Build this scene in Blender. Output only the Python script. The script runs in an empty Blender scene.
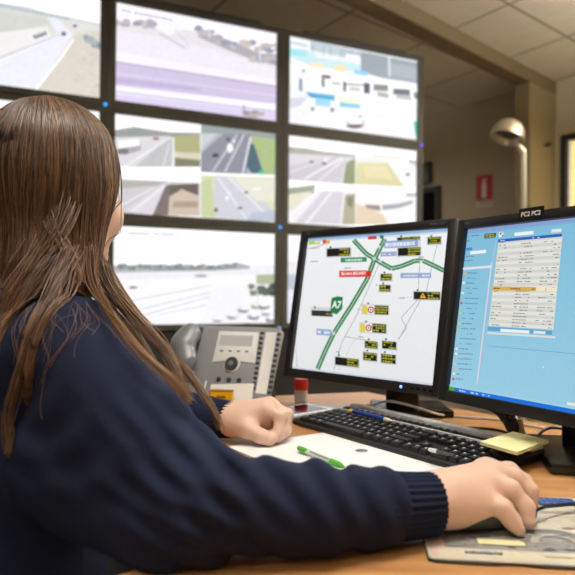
import bpy, bmesh, math, random
import numpy as np
from mathutils import Vector, Matrix, Euler
random.seed(7); rng = np.random.default_rng(7)
scene = bpy.context.scene
COL = scene.collection
R = math.radians
EYE = 1.0            # camera height above the floor
DESK = 0.738         # desk top height

# ------------------------------------------------------------------ camera
F_PX, PITCH, ROLL = 654.13, .0095, .0095
def cam_axes():
    cr, sr, cp, sp = math.cos(ROLL), math.sin(ROLL), math.cos(PITCH), math.sin(PITCH)
    def pit(v): return Vector((v[0], cp*v[1]-sp*v[2], sp*v[1]+cp*v[2]))
    return pit((cr, 0, sr)), pit((-sr, 0, cr)), pit((0, 1, 0))
CX, CY, CZ = cam_axes()
cam_data = bpy.data.cameras.new('camera'); cam = bpy.data.objects.new('camera', cam_data); COL.objects.link(cam)
cam_data.sensor_width = 36; cam_data.lens = F_PX/575*36
M = Matrix.Identity(4)
for i in range(3):
    M[i][0], M[i][1], M[i][2] = CX[i], CY[i], -CZ[i]
M[0][3], M[1][3], M[2][3] = 0, 0, EYE
cam.matrix_world = M
cam_data.clip_start = .02
cam_data.dof.use_dof = True; cam_data.dof.focus_distance = .98; cam_data.dof.aperture_fstop = 5.2
scene.camera = cam
def ray(u, v):
    return CX*((u-287.5)/F_PX) - CY*((v-287.5)/F_PX) + CZ
def at_z(u, v, z):           # where the sight line through photo point (u,v) meets height z (world)
    d = ray(u, v); return Vector((0, 0, EYE)) + d*((z-EYE)/d.z)
def at_y(u, v, y):
    d = ray(u, v); return Vector((0, 0, EYE)) + d*(y/d.y)
def at_plane(u, v, o, n):
    d = ray(u, v); e = Vector((0, 0, EYE)); return e + d*((o-e).dot(n)/d.dot(n))

# ------------------------------------------------------------------ materials
def lin(c):
    return tuple(((x/255)/12.92 if x/255 <= .04045 else ((x/255+.055)/1.055)**2.4) for x in c)
MATS = {}
def mat(name, rgb, rough=.5, metal=0, var=.08, scale=30, bump=0, bscale=200, emit=0, trans=0, spec=.5, coat=0, stretch=None):
    if name in MATS: return MATS[name]
    m = bpy.data.materials.new(name); m.use_nodes = True
    nt = m.node_tree; b = nt.nodes['Principled BSDF']
    c = lin(rgb)
    tc = nt.nodes.new('ShaderNodeTexCoord'); src = tc.outputs['Object']
    if stretch:
        mp = nt.nodes.new('ShaderNodeMapping'); mp.inputs['Scale'].default_value = stretch
        nt.links.new(src, mp.inputs['Vector']); src = mp.outputs['Vector']
    n = nt.nodes.new('ShaderNodeTexNoise'); n.inputs['Scale'].default_value = scale; n.inputs['Detail'].default_value = 4
    nt.links.new(src, n.inputs['Vector'])
    mx = nt.nodes.new('ShaderNodeMix'); mx.data_type = 'RGBA'
    mx.inputs[6].default_value = tuple(x*(1-var) for x in c)+(1,); mx.inputs[7].default_value = tuple(min(1, x*(1+var)) for x in c)+(1,)
    nt.links.new(n.outputs['Fac'], mx.inputs[0]); nt.links.new(mx.outputs[2], b.inputs['Base Color'])
    b.inputs['Roughness'].default_value = rough; b.inputs['Metallic'].default_value = metal
    b.inputs['Specular IOR Level'].default_value = spec
    b.inputs['Transmission Weight'].default_value = trans
    b.inputs['Coat Weight'].default_value = coat
    if emit:
        b.inputs['Emission Color'].default_value = c+(1,); b.inputs['Emission Strength'].default_value = emit
    if bump:
        n2 = nt.nodes.new('ShaderNodeTexNoise'); n2.inputs['Scale'].default_value = bscale; n2.inputs['Detail'].default_value = 3
        nt.links.new(src, n2.inputs['Vector'])
        bp = nt.nodes.new('ShaderNodeBump'); bp.inputs['Strength'].default_value = bump; bp.inputs['Distance'].default_value = .002
        nt.links.new(n2.outputs['Fac'], bp.inputs['Height']); nt.links.new(bp.outputs['Normal'], b.inputs['Normal'])
    MATS[name] = m; return m
def picture_mat(name, emit, rough=.4, noise=.1, nscale=40):
    m = bpy.data.materials.new(name); m.use_nodes = True; nt = m.node_tree; b = nt.nodes['Principled BSDF']
    a = nt.nodes.new('ShaderNodeAttribute'); a.attribute_name = 'col'
    tc = nt.nodes.new('ShaderNodeTexCoord'); n = nt.nodes.new('ShaderNodeTexNoise'); n.inputs['Scale'].default_value = nscale; n.inputs['Detail'].default_value = 5
    nt.links.new(tc.outputs['Object'], n.inputs['Vector'])
    mr = nt.nodes.new('ShaderNodeMapRange'); mr.inputs[1].default_value = .3; mr.inputs[2].default_value = .7; mr.inputs[3].default_value = 1-noise; mr.inputs[4].default_value = 1+noise
    nt.links.new(n.outputs['Fac'], mr.inputs[0])
    v = nt.nodes.new('ShaderNodeVectorMath'); v.operation = 'SCALE'; nt.links.new(a.outputs['Color'], v.inputs[0]); nt.links.new(mr.outputs[0], v.inputs['Scale'])
    b.inputs['Roughness'].default_value = rough
    if emit:
        b.inputs['Base Color'].default_value = (.004, .004, .004, 1); b.inputs['Specular IOR Level'].default_value = .25
        nt.links.new(v.outputs[0], b.inputs['Emission Color']); b.inputs['Emission Strength'].default_value = emit
    else: nt.links.new(v.outputs[0], b.inputs['Base Color'])
    return m

def wood_mat():
    m = bpy.data.materials.new('oak_laminate'); m.use_nodes = True; nt = m.node_tree; b = nt.nodes['Principled BSDF']
    tc = nt.nodes.new('ShaderNodeTexCoord'); mp = nt.nodes.new('ShaderNodeMapping')
    mp.inputs['Rotation'].default_value = (0, 0, R(10)); mp.inputs['Scale'].default_value = (1.2, 14, 1)
    nt.links.new(tc.outputs['Object'], mp.inputs['Vector'])
    n1 = nt.nodes.new('ShaderNodeTexNoise'); n1.inputs['Scale'].default_value = 3.2; n1.inputs['Detail'].default_value = 6; n1.inputs['Distortion'].default_value = .6
    n2 = nt.nodes.new('ShaderNodeTexNoise'); n2.inputs['Scale'].default_value = 26; n2.inputs['Detail'].default_value = 3
    nt.links.new(mp.outputs['Vector'], n1.inputs['Vector']); nt.links.new(mp.outputs['Vector'], n2.inputs['Vector'])
    r1 = nt.nodes.new('ShaderNodeValToRGB')
    r1.color_ramp.elements[0].position = .32; r1.color_ramp.elements[0].color = lin((176, 124, 76))+(1,)
    r1.color_ramp.elements[1].position = .7; r1.color_ramp.elements[1].color = lin((208, 160, 108))+(1,)
    e = r1.color_ramp.elements.new(.5); e.color = lin((194, 142, 90))+(1,)
    nt.links.new(n1.outputs['Fac'], r1.inputs['Fac'])
    mx = nt.nodes.new('ShaderNodeMix'); mx.data_type = 'RGBA'; mx.blend_type = 'MULTIPLY'; mx.inputs[0].default_value = .35
    nt.links.new(r1.outputs['Color'], mx.inputs[6]); nt.links.new(n2.outputs['Color'], mx.inputs[7])
    r2 = nt.nodes.new('ShaderNodeMapRange'); r2.inputs[3].default_value = .82; r2.inputs[4].default_value = 1.14
    nt.links.new(n2.outputs['Fac'], r2.inputs[0]); nt.links.new(r2.outputs[0], mx.inputs[7])
    nt.links.new(mx.outputs[2], b.inputs['Base Color']); b.inputs['Roughness'].default_value = .33; b.inputs['Specular IOR Level'].default_value = .45
    return m

def ceiling_mat():
    m = bpy.data.materials.new('ceiling_tiles'); m.use_nodes = True; nt = m.node_tree; b = nt.nodes['Principled BSDF']
    tc = nt.nodes.new('ShaderNodeTexCoord')
    out = []
    # two families of tile joints, .746 m apart, running along the beam and across it
    for nvec, off in (((-.657, .754, 0), 2.145), ((.848, .53, 0), 3.275)):
        d = nt.nodes.new('ShaderNodeVectorMath'); d.operation = 'DOT_PRODUCT'; d.inputs[1].default_value = nvec
        nt.links.new(tc.outputs['Object'], d.inputs[0])
        a = nt.nodes.new('ShaderNodeMath'); a.operation = 'SUBTRACT'; a.inputs[1].default_value = off
        nt.links.new(d.outputs['Value'], a.inputs[0])
        pp = nt.nodes.new('ShaderNodeMath'); pp.operation = 'PINGPONG'; pp.inputs[1].default_value = .373
        nt.links.new(a.outputs[0], pp.inputs[0])
        lt = nt.nodes.new('ShaderNodeMath'); lt.operation = 'LESS_THAN'; lt.inputs[1].default_value = .011
        nt.links.new(pp.outputs[0], lt.inputs[0]); out.append(lt)
    mxm = nt.nodes.new('ShaderNodeMath'); mxm.operation = 'MAXIMUM'
    nt.links.new(out[0].outputs[0], mxm.inputs[0]); nt.links.new(out[1].outputs[0], mxm.inputs[1])
    n = nt.nodes.new('ShaderNodeTexNoise'); n.inputs['Scale'].default_value = 9; nt.links.new(tc.outputs['Object'], n.inputs['Vector'])
    ca = nt.nodes.new('ShaderNodeMix'); ca.data_type = 'RGBA'; ca.inputs[6].default_value = lin((196, 186, 168))+(1,); ca.inputs[7].default_value = lin((214, 205, 188))+(1,)
    nt.links.new(n.outputs['Fac'], ca.inputs[0])
    cb = nt.nodes.new('ShaderNodeMix'); cb.data_type = 'RGBA'; cb.inputs[7].default_value = lin((140, 128, 108))+(1,)
    nt.links.new(mxm.outputs[0], cb.inputs[0]); nt.links.new(ca.outputs[2], cb.inputs[6])
    nt.links.new(cb.outputs[2], b.inputs['Base Color']); b.inputs['Roughness'].default_value = .9
    return m

def floor_mat():
    m = bpy.data.materials.new('floor_tiles'); m.use_nodes = True; nt = m.node_tree; b = nt.nodes['Principled BSDF']
    tc = nt.nodes.new('ShaderNodeTexCoord'); br = nt.nodes.new('ShaderNodeTexBrick'); br.offset = 0
    br.inputs['Color1'].default_value = lin((150, 140, 125))+(1,); br.inputs['Color2'].default_value = lin((158, 148, 132))+(1,); br.inputs['Mortar'].default_value = lin((105, 98, 88))+(1,)
    br.inputs['Scale'].default_value = 1; br.inputs['Brick Width'].default_value = .4; br.inputs['Row Height'].default_value = .4; br.inputs['Mortar Size'].default_value = .004
    nt.links.new(tc.outputs['Object'], br.inputs['Vector']); nt.links.new(br.outputs['Color'], b.inputs['Base Color']); b.inputs['Roughness'].default_value = .4
    return m

def tone_mat(name, dark, light, rough=.4, var=.15):
    m = bpy.data.materials.new(name); m.use_nodes = True; nt = m.node_tree; b = nt.nodes['Principled BSDF']
    a = nt.nodes.new('ShaderNodeAttribute'); a.attribute_name = 'tone'
    r = nt.nodes.new('ShaderNodeMix'); r.data_type = 'RGBA'; r.inputs[6].default_value = lin(dark)+(1,); r.inputs[7].default_value = lin(light)+(1,)
    nt.links.new(a.outputs['Fac'], r.inputs[0])
    nt.links.new(r.outputs[2], b.inputs['Base Color'])
    b.inputs['Roughness'].default_value = rough; b.inputs['Specular IOR Level'].default_value = .5
    return m

# ------------------------------------------------------------------ objects
class MB:
    """collects shapes into one mesh (coordinates of the parent, or of the world when there is none)"""
    def __init__(s): s.v = []; s.f = []; s.m = []
    def add(s, verts, faces, mi=0):
        o = len(s.v); s.v += [tuple(x) for x in verts]; s.f += [tuple(i+o for i in f) for f in faces]; s.m += [mi]*len(faces); return s
    def bm(s, bm, mtx=None, mi=0):
        bm.verts.ensure_lookup_table()
        vs = [(mtx @ v.co) if mtx else v.co.copy() for v in bm.verts]
        for i, v in enumerate(bm.verts): v.index = i
        s.add(vs, [[v.index for v in f.verts] for f in bm.faces], mi); bm.free(); return s
    def box(s, c, size, mtx=None, bev=0, seg=2, mi=0):
        bm = bmesh.new(); bmesh.ops.create_cube(bm, size=1)
        for v in bm.verts: v.co = Vector((v.co.x*size[0], v.co.y*size[1], v.co.z*size[2]))
        if bev: bmesh.ops.bevel(bm, geom=list(bm.edges), offset=bev, segments=seg, affect='EDGES', profile=.5)
        for v in bm.verts: v.co += Vector(c)
        return s.bm(bm, mtx, mi)
    def tube(s, pts, rad, n=10, mi=0, cap=True):
        pts = [Vector(p) for p in pts]
        if not hasattr(rad, '__len__'): rad = [rad]*len(pts)
        t = (pts[1]-pts[0]).normalized(); up = Vector((0, 0, 1)) if abs(t.z) < .9 else Vector((1, 0, 0))
        nrm = t.cross(up).normalized(); vs = []
        for i, p in enumerate(pts):
            a = pts[max(0, i-1)]; b = pts[min(len(pts)-1, i+1)]
            t = (b-a).normalized(); nrm = (nrm - t*nrm.dot(t)).normalized(); bi = t.cross(nrm)
            for k in range(n):
                an = 2*math.pi*k/n; vs.append(p + (nrm*math.cos(an)+bi*math.sin(an))*rad[i])
        fs = []
        for i in range(len(pts)-1):
            for k in range(n):
                fs.append((i*n+k, i*n+(k+1) % n, (i+1)*n+(k+1) % n, (i+1)*n+k))
        if cap: fs += [tuple(range(n-1, -1, -1)), tuple((len(pts)-1)*n+k for k in range(n))]
        return s.add(vs, fs, mi)
    def lathe(s, prof, n=24, mtx=None, mi=0):
        vs = []; fs = []
        for r, z in prof:
            for k in range(n):
                a = 2*math.pi*k/n; p = Vector((r*math.cos(a), r*math.sin(a), z)); vs.append(mtx @ p if mtx else p)
        for i in range(len(prof)-1):
            for k in range(n): fs.append((i*n+k, i*n+(k+1) % n, (i+1)*n+(k+1) % n, (i+1)*n+k))
        fs += [tuple(range(n-1, -1, -1)), tuple((len(prof)-1)*n+k for k in range(n))]
        return s.add(vs, fs, mi)
    def prism(s, pts, z0, z1, mtx=None, mi=0, bev=0):
        bm = bmesh.new(); vs = [bm.verts.new((p[0], p[1], z0)) for p in pts]; f = bm.faces.new(vs)
        r = bmesh.ops.extrude_face_region(bm, geom=[f]); bmesh.ops.translate(bm, vec=(0, 0, z1-z0), verts=[g for g in r['geom'] if isinstance(g, bmesh.types.BMVert)])
        bmesh.ops.recalc_face_normals(bm, faces=list(bm.faces))
        if bev: bmesh.ops.bevel(bm, geom=list(bm.edges), offset=bev, segments=2, affect='EDGES', profile=.5)
        return s.bm(bm, mtx, mi)
    def build(s, name, mats, parent=None, world=False, smooth=None, base=True):
        if not isinstance(mats, (list, tuple)): mats = [mats]
        vs = [Vector(v) for v in s.v]; loc = Vector((0, 0, 0))
        if parent is None:
            lo = [min(v[i] for v in vs) for i in range(3)]; hi = [max(v[i] for v in vs) for i in range(3)]
            if base: loc = Vector(((lo[0]+hi[0])/2, (lo[1]+hi[1])/2, lo[2]))
            vs = [v-loc for v in vs]
        elif world:
            inv = WM[parent.name].inverted(); vs = [inv @ v for v in vs]
        me = bpy.data.meshes.new(name); me.from_pydata([tuple(v) for v in vs], [], s.f)
        for m in mats: me.materials.append(m)
        me.polygons.foreach_set('material_index', s.m)
        me.update()
        return link(name, me, parent, loc, smooth)
WM = {}
def link(name, me, parent=None, loc=(0, 0, 0), smooth=None):
    o = bpy.data.objects.new(name, me); COL.objects.link(o); o.location = loc
    WM[o.name] = Matrix.Translation(loc)
    if parent: o.parent = parent; WM[o.name] = WM[parent.name] @ WM[o.name]
    if smooth is not None:
        me.polygons.foreach_set('use_smooth', [True]*len(me.polygons))
        if smooth < 180:
            bm = bmesh.new(); bm.from_mesh(me); a = R(smooth)
            for e in bm.edges:
                if len(e.link_faces) == 2 and e.calc_face_angle(0) > a: e.smooth = False
            bm.to_mesh(me); bm.free()
    return o
def tag(o, label, cat, group=None):
    o['label'] = label; o['category'] = cat
    if group: o['group'] = group
    return o
def thing(name, mtx, label, cat, group=None):
    o = bpy.data.objects.new(name, None); COL.objects.link(o); o.empty_display_size = .05
    if not isinstance(mtx, Matrix): mtx = Matrix.Translation(mtx)
    o.matrix_world = mtx; WM[o.name] = mtx.copy()
    return tag(o, label, cat, group)
def structure(o): o['kind'] = 'structure'; return o
def frame_matrix(o, x, y, z):
    m = Matrix.Identity(4)
    for i in range(3): m[i][0], m[i][1], m[i][2], m[i][3] = x[i], y[i], z[i], o[i]
    return m
def spline(pts, n=8):
    pts = [Vector(p) for p in pts]; out = []
    for i in range(len(pts)-1):
        p0, p1, p2, p3 = pts[max(0, i-1)], pts[i], pts[i+1], pts[min(len(pts)-1, i+2)]
        for k in range(n):
            t = k/n; out.append(.5*((2*p1)+(p2-p0)*t+(2*p0-5*p1+4*p2-p3)*t*t+(3*p1-p0-3*p2+p3)*t**3))
    return out+[pts[-1]]
def font_mesh(txt, size, bold=False):
    cu = bpy.data.curves.new('t', 'FONT'); cu.body = txt; cu.size = size; cu.align_x = 'CENTER'; cu.align_y = 'CENTER'
    if bold: cu.offset = size*.025
    cu.resolution_u = 3
    ob = bpy.data.objects.new('t', cu); COL.objects.link(ob); dg = bpy.context.evaluated_depsgraph_get()
    me = bpy.data.meshes.new_from_object(ob.evaluated_get(dg))
    vs = [v.co.copy() for v in me.vertices]; fs = [tuple(p.vertices) for p in me.polygons]
    bpy.data.objects.remove(ob); bpy.data.curves.remove(cu); bpy.data.meshes.remove(me)
    return vs, fs

class Pic:
    """a printed or lit picture on a flat panel: coloured shapes, each later one a hair above the one before"""
    def __init__(s, tl, ex, ey, w, h, step=.00004):
        s.o = Vector(tl); s.ex = Vector(ex).normalized(); s.ey = Vector(ey).normalized(); s.n = s.ey.cross(s.ex).normalized()
        s.w, s.h = w, h; s.v = []; s.f = []; s.c = []; s.lift = 0; s.step = step
    def uv(s, p):
        q = at_plane(p[0], p[1], s.o, s.n)-s.o
        return min(max(q.dot(s.ex), 0), s.w), min(max(q.dot(s.ey), 0), s.h)
    def raw(s, uvs, cols):
        o = len(s.v)
        for u, v in uvs: s.v.append(s.o+s.ex*u+s.ey*v+s.n*s.lift)
        s.f.append(tuple(range(o, o+len(uvs))))
        if isinstance(cols[0], (int, float)): cols = [cols]*len(uvs)
        s.c += [lin(c) for c in cols]; s.lift += s.step
    def fill(s, c0, c1=None):
        c1 = c1 or c0; s.raw([(0, 0), (s.w, 0), (s.w, s.h), (0, s.h)], [c0, c0, c1, c1])
    def poly(s, pts, col): s.raw([s.uv(p) for p in pts], col)
    def rect(s, x0, y0, x1, y1, col, k=0):          # k: how much the picture's horizontals fall per pixel to the right
        d = (x1-x0)*k; s.poly([(x0, y0), (x1, y0+d), (x1, y1+d), (x0, y1)], col)
    def local(s, u0, v0, u1, v1, col): s.raw([(u0*s.w, v0*s.h), (u1*s.w, v0*s.h), (u1*s.w, v1*s.h), (u0*s.w, v1*s.h)], col)
    def line(s, pts, wd, col):
        for a, b in zip(pts, pts[1:]):
            dx, dy = b[0]-a[0], b[1]-a[1]; l = math.hypot(dx, dy) or 1; nx, ny = -dy/l*wd/2, dx/l*wd/2
            s.poly([(a[0]+nx, a[1]+ny), (b[0]+nx, b[1]+ny), (b[0]-nx, b[1]-ny), (a[0]-nx, a[1]-ny)], col)
            s.lift -= s.step
        s.lift += s.step
    def blob(s, x, y, rx, ry, col, n=12, jag=.15):
        s.poly([(x+rx*math.cos(2*math.pi*k/n)*(1+random.uniform(-jag, jag)), y+ry*math.sin(2*math.pi*k/n)*(1+random.uniform(-jag, jag))) for k in range(n)], col)
    def dashes(s, x0, y, x1, hgt, col, k=0, dens=.7):
        x = x0
        while x < x1:
            w = random.uniform(1.0, 3.2)
            if random.random() < dens: s.rect(x, y+(x-x0)*k, min(x+w, x1), y+(x-x0)*k+hgt, col, k); s.lift -= s.step
            x += w+.6
        s.lift += s.step
    def text(s, x, y, size, txt, col, bold=False):
        u, v = s.uv((x, y)); vs, fs = font_mesh(txt, size, bold); o = len(s.v)
        s.v += [s.o+s.ex*(u+p.x)+s.ey*(v-p.y)+s.n*s.lift for p in vs]
        s.f += [tuple(i+o for i in f) for f in fs]; s.c += [lin(col)]*len(vs); s.lift += s.step
    def build(s, name, material, parent=None):
        inv = WM[parent.name].inverted() if parent else Matrix.Identity(4)
        me = bpy.data.meshes.new(name); me.from_pydata([tuple(inv @ v) for v in s.v], [], s.f); me.materials.append(material)
        at = me.color_attributes.new('col', 'FLOAT_COLOR', 'POINT')
        at.data.foreach_set('color', [x for c in s.c for x in (*c, 1.0)])
        return link(name, me, parent)

# ------------------------------------------------------------------ smooth solids (signed distance -> mesh)
class Cone:
    def __init__(s, a, b, r1, r2, k=.01, sq=None):
        s.a, s.b, s.r1, s.r2, s.k = np.array(a, float), np.array(b, float), r1, r2, k
        s.sq = None if sq is None else (np.array(sq[0], float)/np.linalg.norm(sq[0]), sq[1])
        s.c = (s.a+s.b)/2; s.R = np.linalg.norm(s.a-s.b)/2+max(r1, r2)*(max(1, sq[1]) if sq else 1)
    def d(s, P):
        ba = s.b-s.a; pa = P-s.a; q = max(ba@ba, 1e-12)
        h = np.clip(pa@ba/q, 0, 1); e = pa-h[:, None]*ba
        if s.sq is not None:
            n, f = s.sq; e = e+np.outer(e@n, n)*(1/f-1)
        d = np.sqrt((e*e).sum(1))-(s.r1+(s.r2-s.r1)*h)
        return d*min(1, s.sq[1]) if s.sq is not None else d
class Ell:
    def __init__(s, c, r, axes=None, k=.01):
        s.c, s.r, s.k = np.array(c, float), np.array(r, float), k
        s.A = np.eye(3) if axes is None else np.array(axes, float); s.R = max(r)
    def d(s, P):
        q = (P-s.c)@s.A.T; k0 = np.sqrt(((q/s.r)**2).sum(1)); k1 = np.sqrt(((q/s.r**2)**2).sum(1))+1e-9
        return k0*(k0-1)/k1
def sdf(prims, P, post=None):
    d = None
    for p in prims:
        e = p.d(P)
        if d is None: d = e
        else:
            h = np.clip(.5+.5*(d-e)/p.k, 0, 1); d = d*(1-h)+e*h-p.k*h*(1-h)
    if d is None: d = np.full(len(P), 1.0)
    return post(P, d) if post else d
def grad(prims, P, post=None, e=1e-3):
    g = np.stack([sdf(prims, P+v, post)-sdf(prims, P-v, post) for v in np.eye(3)*e], 1)
    return g/(np.linalg.norm(g, axis=1, keepdims=True)+1e-9)
def solid(prims, h, post=None, N=24, margin=.012):
    lo = np.min([p.c-p.R for p in prims], 0)-.02; hi = np.max([p.c+p.R for p in prims], 0)+.02
    bs = N*h; nb = np.ceil((hi-lo)/bs).astype(int)
    ii = np.stack(np.meshgrid(*[np.arange(n) for n in nb], indexing='ij'), -1).reshape(-1, 3)
    cen = lo+(ii+.5)*bs; half = bs*.8661
    keep = np.abs(sdf(prims, cen, post)) < half*1.6+margin
    ii = ii[keep]; cen = cen[keep]
    g = np.arange(N+1); G = np.stack(np.meshgrid(g, g, g, indexing='ij'), -1).reshape(-1, 3)
    dims = nb*N+2; keyf = lambda I: (I[:, 0]*dims[1]+I[:, 1])*dims[2]+I[:, 2]
    VK, VP, QS = [], [], []
    corners = np.array([(a, b, c) for a in (0, 1) for b in (0, 1) for c in (0, 1)])
    edges = [(a, b) for a in range(8) for b in range(a+1, 8) if bin(a ^ b).count('1') == 1]
    for bi, c in zip(ii, cen):
        loc = [p for p in prims if np.linalg.norm(p.c-c) < p.R+half+p.k+margin+.03]
        if not loc: continue
        P = lo+(bi*N+G)*h
        D = sdf(loc, P, post).reshape(N+1, N+1, N+1)
        S = D < 0
        if S.all() or not S.any(): continue
        cs = [S[a:N+a, b:N+b, d:N+d] for a, b, d in corners]
        sm = sum(x.astype(np.int8) for x in cs); act = np.argwhere((sm > 0) & (sm < 8))
        dv = np.stack([D[act[:, 0]+a, act[:, 1]+b, act[:, 2]+d] for a, b, d in corners], 1)
        acc = np.zeros((len(act), 3)); cnt = np.zeros(len(act))
        for a, b in edges:
            m = (dv[:, a] < 0) != (dv[:, b] < 0)
            if m.any():
                t = dv[m, a]/(dv[m, a]-dv[m, b]); acc[m] += corners[a]+t[:, None]*(corners[b]-corners[a]); cnt[m] += 1
        VK.append(keyf(act+bi*N)); VP.append(lo+(act+bi*N+acc/cnt[:, None])*h)
        for ax in range(3):
            sl0 = [slice(0, N)]*3; sl1 = [slice(0, N)]*3; sl1[ax] = slice(1, N+1)
            A = S[tuple(sl0)]; B = S[tuple(sl1)]; e = np.argwhere(A != B)
            if not len(e): continue
            I = e+bi*N; u = np.zeros(3, int); v = np.zeros(3, int); u[(ax+1) % 3] = 1; v[(ax+2) % 3] = 1
            q = np.stack([keyf(I-u-v), keyf(I-v), keyf(I), keyf(I-u)], 1)
            fl = ~A[e[:, 0], e[:, 1], e[:, 2]]
            q[fl] = q[fl][:, ::-1]; QS.append(q)
    VK = np.concatenate(VK); VP = np.concatenate(VP); Q = np.concatenate(QS)
    o = np.argsort(VK); VK = VK[o]; VP = VP[o]
    idx = np.searchsorted(VK, Q); idx[idx >= len(VK)] = 0
    ok = (VK[idx] == Q).all(1)
    return VP, idx[ok]
def np_mesh(name, V, Q, mats, parent=None, world=True, fm=None, attr=None, smooth=True):
    V = np.asarray(V, float)
    loc = Vector((0, 0, 0))
    if parent is not None and world:
        inv = np.array(WM[parent.name].inverted()); V = V@inv[:3, :3].T+inv[:3, 3]
    elif parent is None:
        c = (V.min(0)+V.max(0))/2; loc = Vector((c[0], c[1], V[:, 2].min())); V = V-np.array(loc)
    me = bpy.data.meshes.new(name); nq = len(Q); k = Q.shape[1]
    me.vertices.add(len(V)); me.vertices.foreach_set('co', V.astype(np.float32).ravel())
    me.loops.add(nq*k); me.loops.foreach_set('vertex_index', Q.astype(np.int32).ravel())
    me.polygons.add(nq); me.polygons.foreach_set('loop_start', np.arange(0, nq*k, k, dtype=np.int32)); me.polygons.foreach_set('loop_total', np.full(nq, k, np.int32))
    for m in (mats if isinstance(mats, (list, tuple)) else [mats]): me.materials.append(m)
    me.update(calc_edges=True)
    if fm is not None: me.polygons.foreach_set('material_index', fm.astype(np.int32))
    if smooth: me.polygons.foreach_set('use_smooth', np.ones(nq, bool))
    if attr is not None:
        a = me.attributes.new('tone', 'FLOAT', 'POINT'); a.data.foreach_set('value', attr.astype(np.float32))
    me.validate()
    return link(name, me, parent, loc)
# ================================================================== THE ROOM
m_wall = mat('wall_paint', (176, 164, 138), .85, var=.04, scale=3)
m_beam = mat('beam_paint', (108, 92, 64), .7, var=.05, scale=3)
m_pier = mat('pier_paint', (128, 113, 82), .55, var=.05, scale=3)
m_black = mat('black_plastic', (24, 24, 26), .45, var=.1, bump=.15, bscale=900)
m_gloss = mat('glossy_black_plastic', (14, 14, 15), .25, var=.05)
m_bez = mat('display_bezel', (58, 55, 46), .6, var=.05)
m_dark = mat('dark_steel', (34, 32, 28), .6, var=.08)
m_white = mat('white_plastic', (222, 222, 220), .4, var=.03)
V3 = lambda x, y, z=0: Vector((x, y, z))
WL = V3(-.654, .757).normalized(); BD = V3(.719, .695).normalized(); CORN = V3(2.24, 5.475)
HC = EYE+1.8
a = CORN-WL*4.6; b = CORN+WL*6.2; c = b-BD*8.6; d = a-BD*6.2
room = [a, b, c, d]
mb = MB(); mb.prism([(p.x, p.y) for p in room], -.05, 0); structure(mb.build('floor', floor_mat(), base=False))
mb = MB(); mb.prism([(p.x, p.y) for p in room], HC, HC+.06); structure(mb.build('ceiling', ceiling_mat(), base=False))
def wall(name, p, q, t=.12):
    u = (q-p).normalized(); n = V3(u.y, -u.x)*-1
    ctr = V3((a.x+c.x)/2, (a.y+c.y)/2)
    if (ctr-p).dot(n) > 0: n = -n
    mb = MB(); mb.prism([(x.x, x.y) for x in (p, q, q+n*t, p+n*t)], 0, HC); return structure(mb.build(name, m_wall))
# the far wall is broken by a window to the right of the pier
WIN0, WIN1 = CORN-WL*.045, CORN-WL*1.05
wz0, wz1 = EYE-.05, EYE+1.34
wall('wall_far', b, WIN0); wall('wall_far_right', WIN1, a); wall('wall_left', b, c); wall('wall_near', c, d); wall('wall_right', d, a)
n_out = BD*.12
def wallpiece(name, z0, z1):
    mb = MB(); mb.prism([(x.x, x.y) for x in (WIN0, WIN1, WIN1+V3(.757, .654)*.12, WIN0+V3(.757, .654)*.12)], z0, z1); structure(mb.build(name, m_wall))
wallpiece('wall_under_window', 0, wz0); wallpiece('wall_over_window', wz1, HC)
NF = V3(.757, .654).normalized()          # out through the far wall
# window: black frame, drawn yellow blind lit by the daylight behind it
mtx = frame_matrix(WIN0+V3(0, 0, wz0), -WL, V3(0, 0, 1), -NF)
wdt, hgt = (WIN1-WIN0).length, wz1-wz0
w = bpy.data.objects.new('window_1', None); COL.objects.link(w); w.matrix_world = mtx; WM[w.name] = mtx.copy(); structure(w)
mb = MB()
for x0, x1, y0, y1 in ((0, .05, 0, hgt), (wdt-.05, wdt, 0, hgt), (.05, wdt-.05, 0, .05), (.05, wdt-.05, hgt-.05, hgt), (wdt/2-.03, wdt/2+.03, .05, hgt-.05)):
    mb.box(((x0+x1)/2, (y0+y1)/2, -.02), (x1-x0, y1-y0, .07), bev=.004)
mb.build('window_frame', m_black, w)
mb = MB(); mb.box((wdt/2, hgt/2, -.05), (wdt-.1, hgt-.1, .004)); mb.build('window_pane', mat('lit_blind', (238, 206, 120), .7, emit=.75, var=.12, scale=6), w)
mb = MB(); mb.box((.066, hgt/2, -.035), (.03, hgt-.1, .008), bev=.002); mb.build('blind_guide', mat('lit_white_strip', (240, 232, 205), .6, emit=.5), w)
# the black door in the far wall and the box sign over it
p = CORN+WL*1.184
mtx = frame_matrix(p, WL, V3(0, 0, 1), -NF)
dr = bpy.data.objects.new('door_1', None); COL.objects.link(dr); dr.matrix_world = mtx; WM[dr.name] = mtx.copy(); structure(dr)
mb = MB(); mb.box((.45, 1.01, .012), (.9, 2.02, .022), bev=.004); mb.build('door_leaf', mat('black_door', (12, 11, 10), .9, var=.1, spec=.1), dr)
mb = MB(); mb.box((-.0, 1.02, .015), (.05, 2.08, .03)); mb.box((.9, 1.02, .015), (.05, 2.08, .03)); mb.box((.45, 2.04, .015), (.95, .05, .03)); mb.build('door_frame', mat('dark_door_frame', (30, 28, 24), .6), dr)
mb = MB(); mb.tube([(.08, 1.0, .03), (.08, 1.0, .07), (.2, 1.0, .07)], .009); mb.build('door_handle', mat('brushed_steel', (170, 168, 160), .35, 1), dr)
s = thing('wall_sign', frame_matrix(CORN+WL*1.265+V3(0, 0, EYE+1.10), WL, V3(0, 0, 1), -NF), 'small dark green box sign on the wall above the black door', 'sign')
mb = MB(); mb.box((.16, .105, .02), (.32, .21, .04), bev=.005); mb.build('sign_box', mat('sign_black', (26, 28, 24), .5), s)
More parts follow.
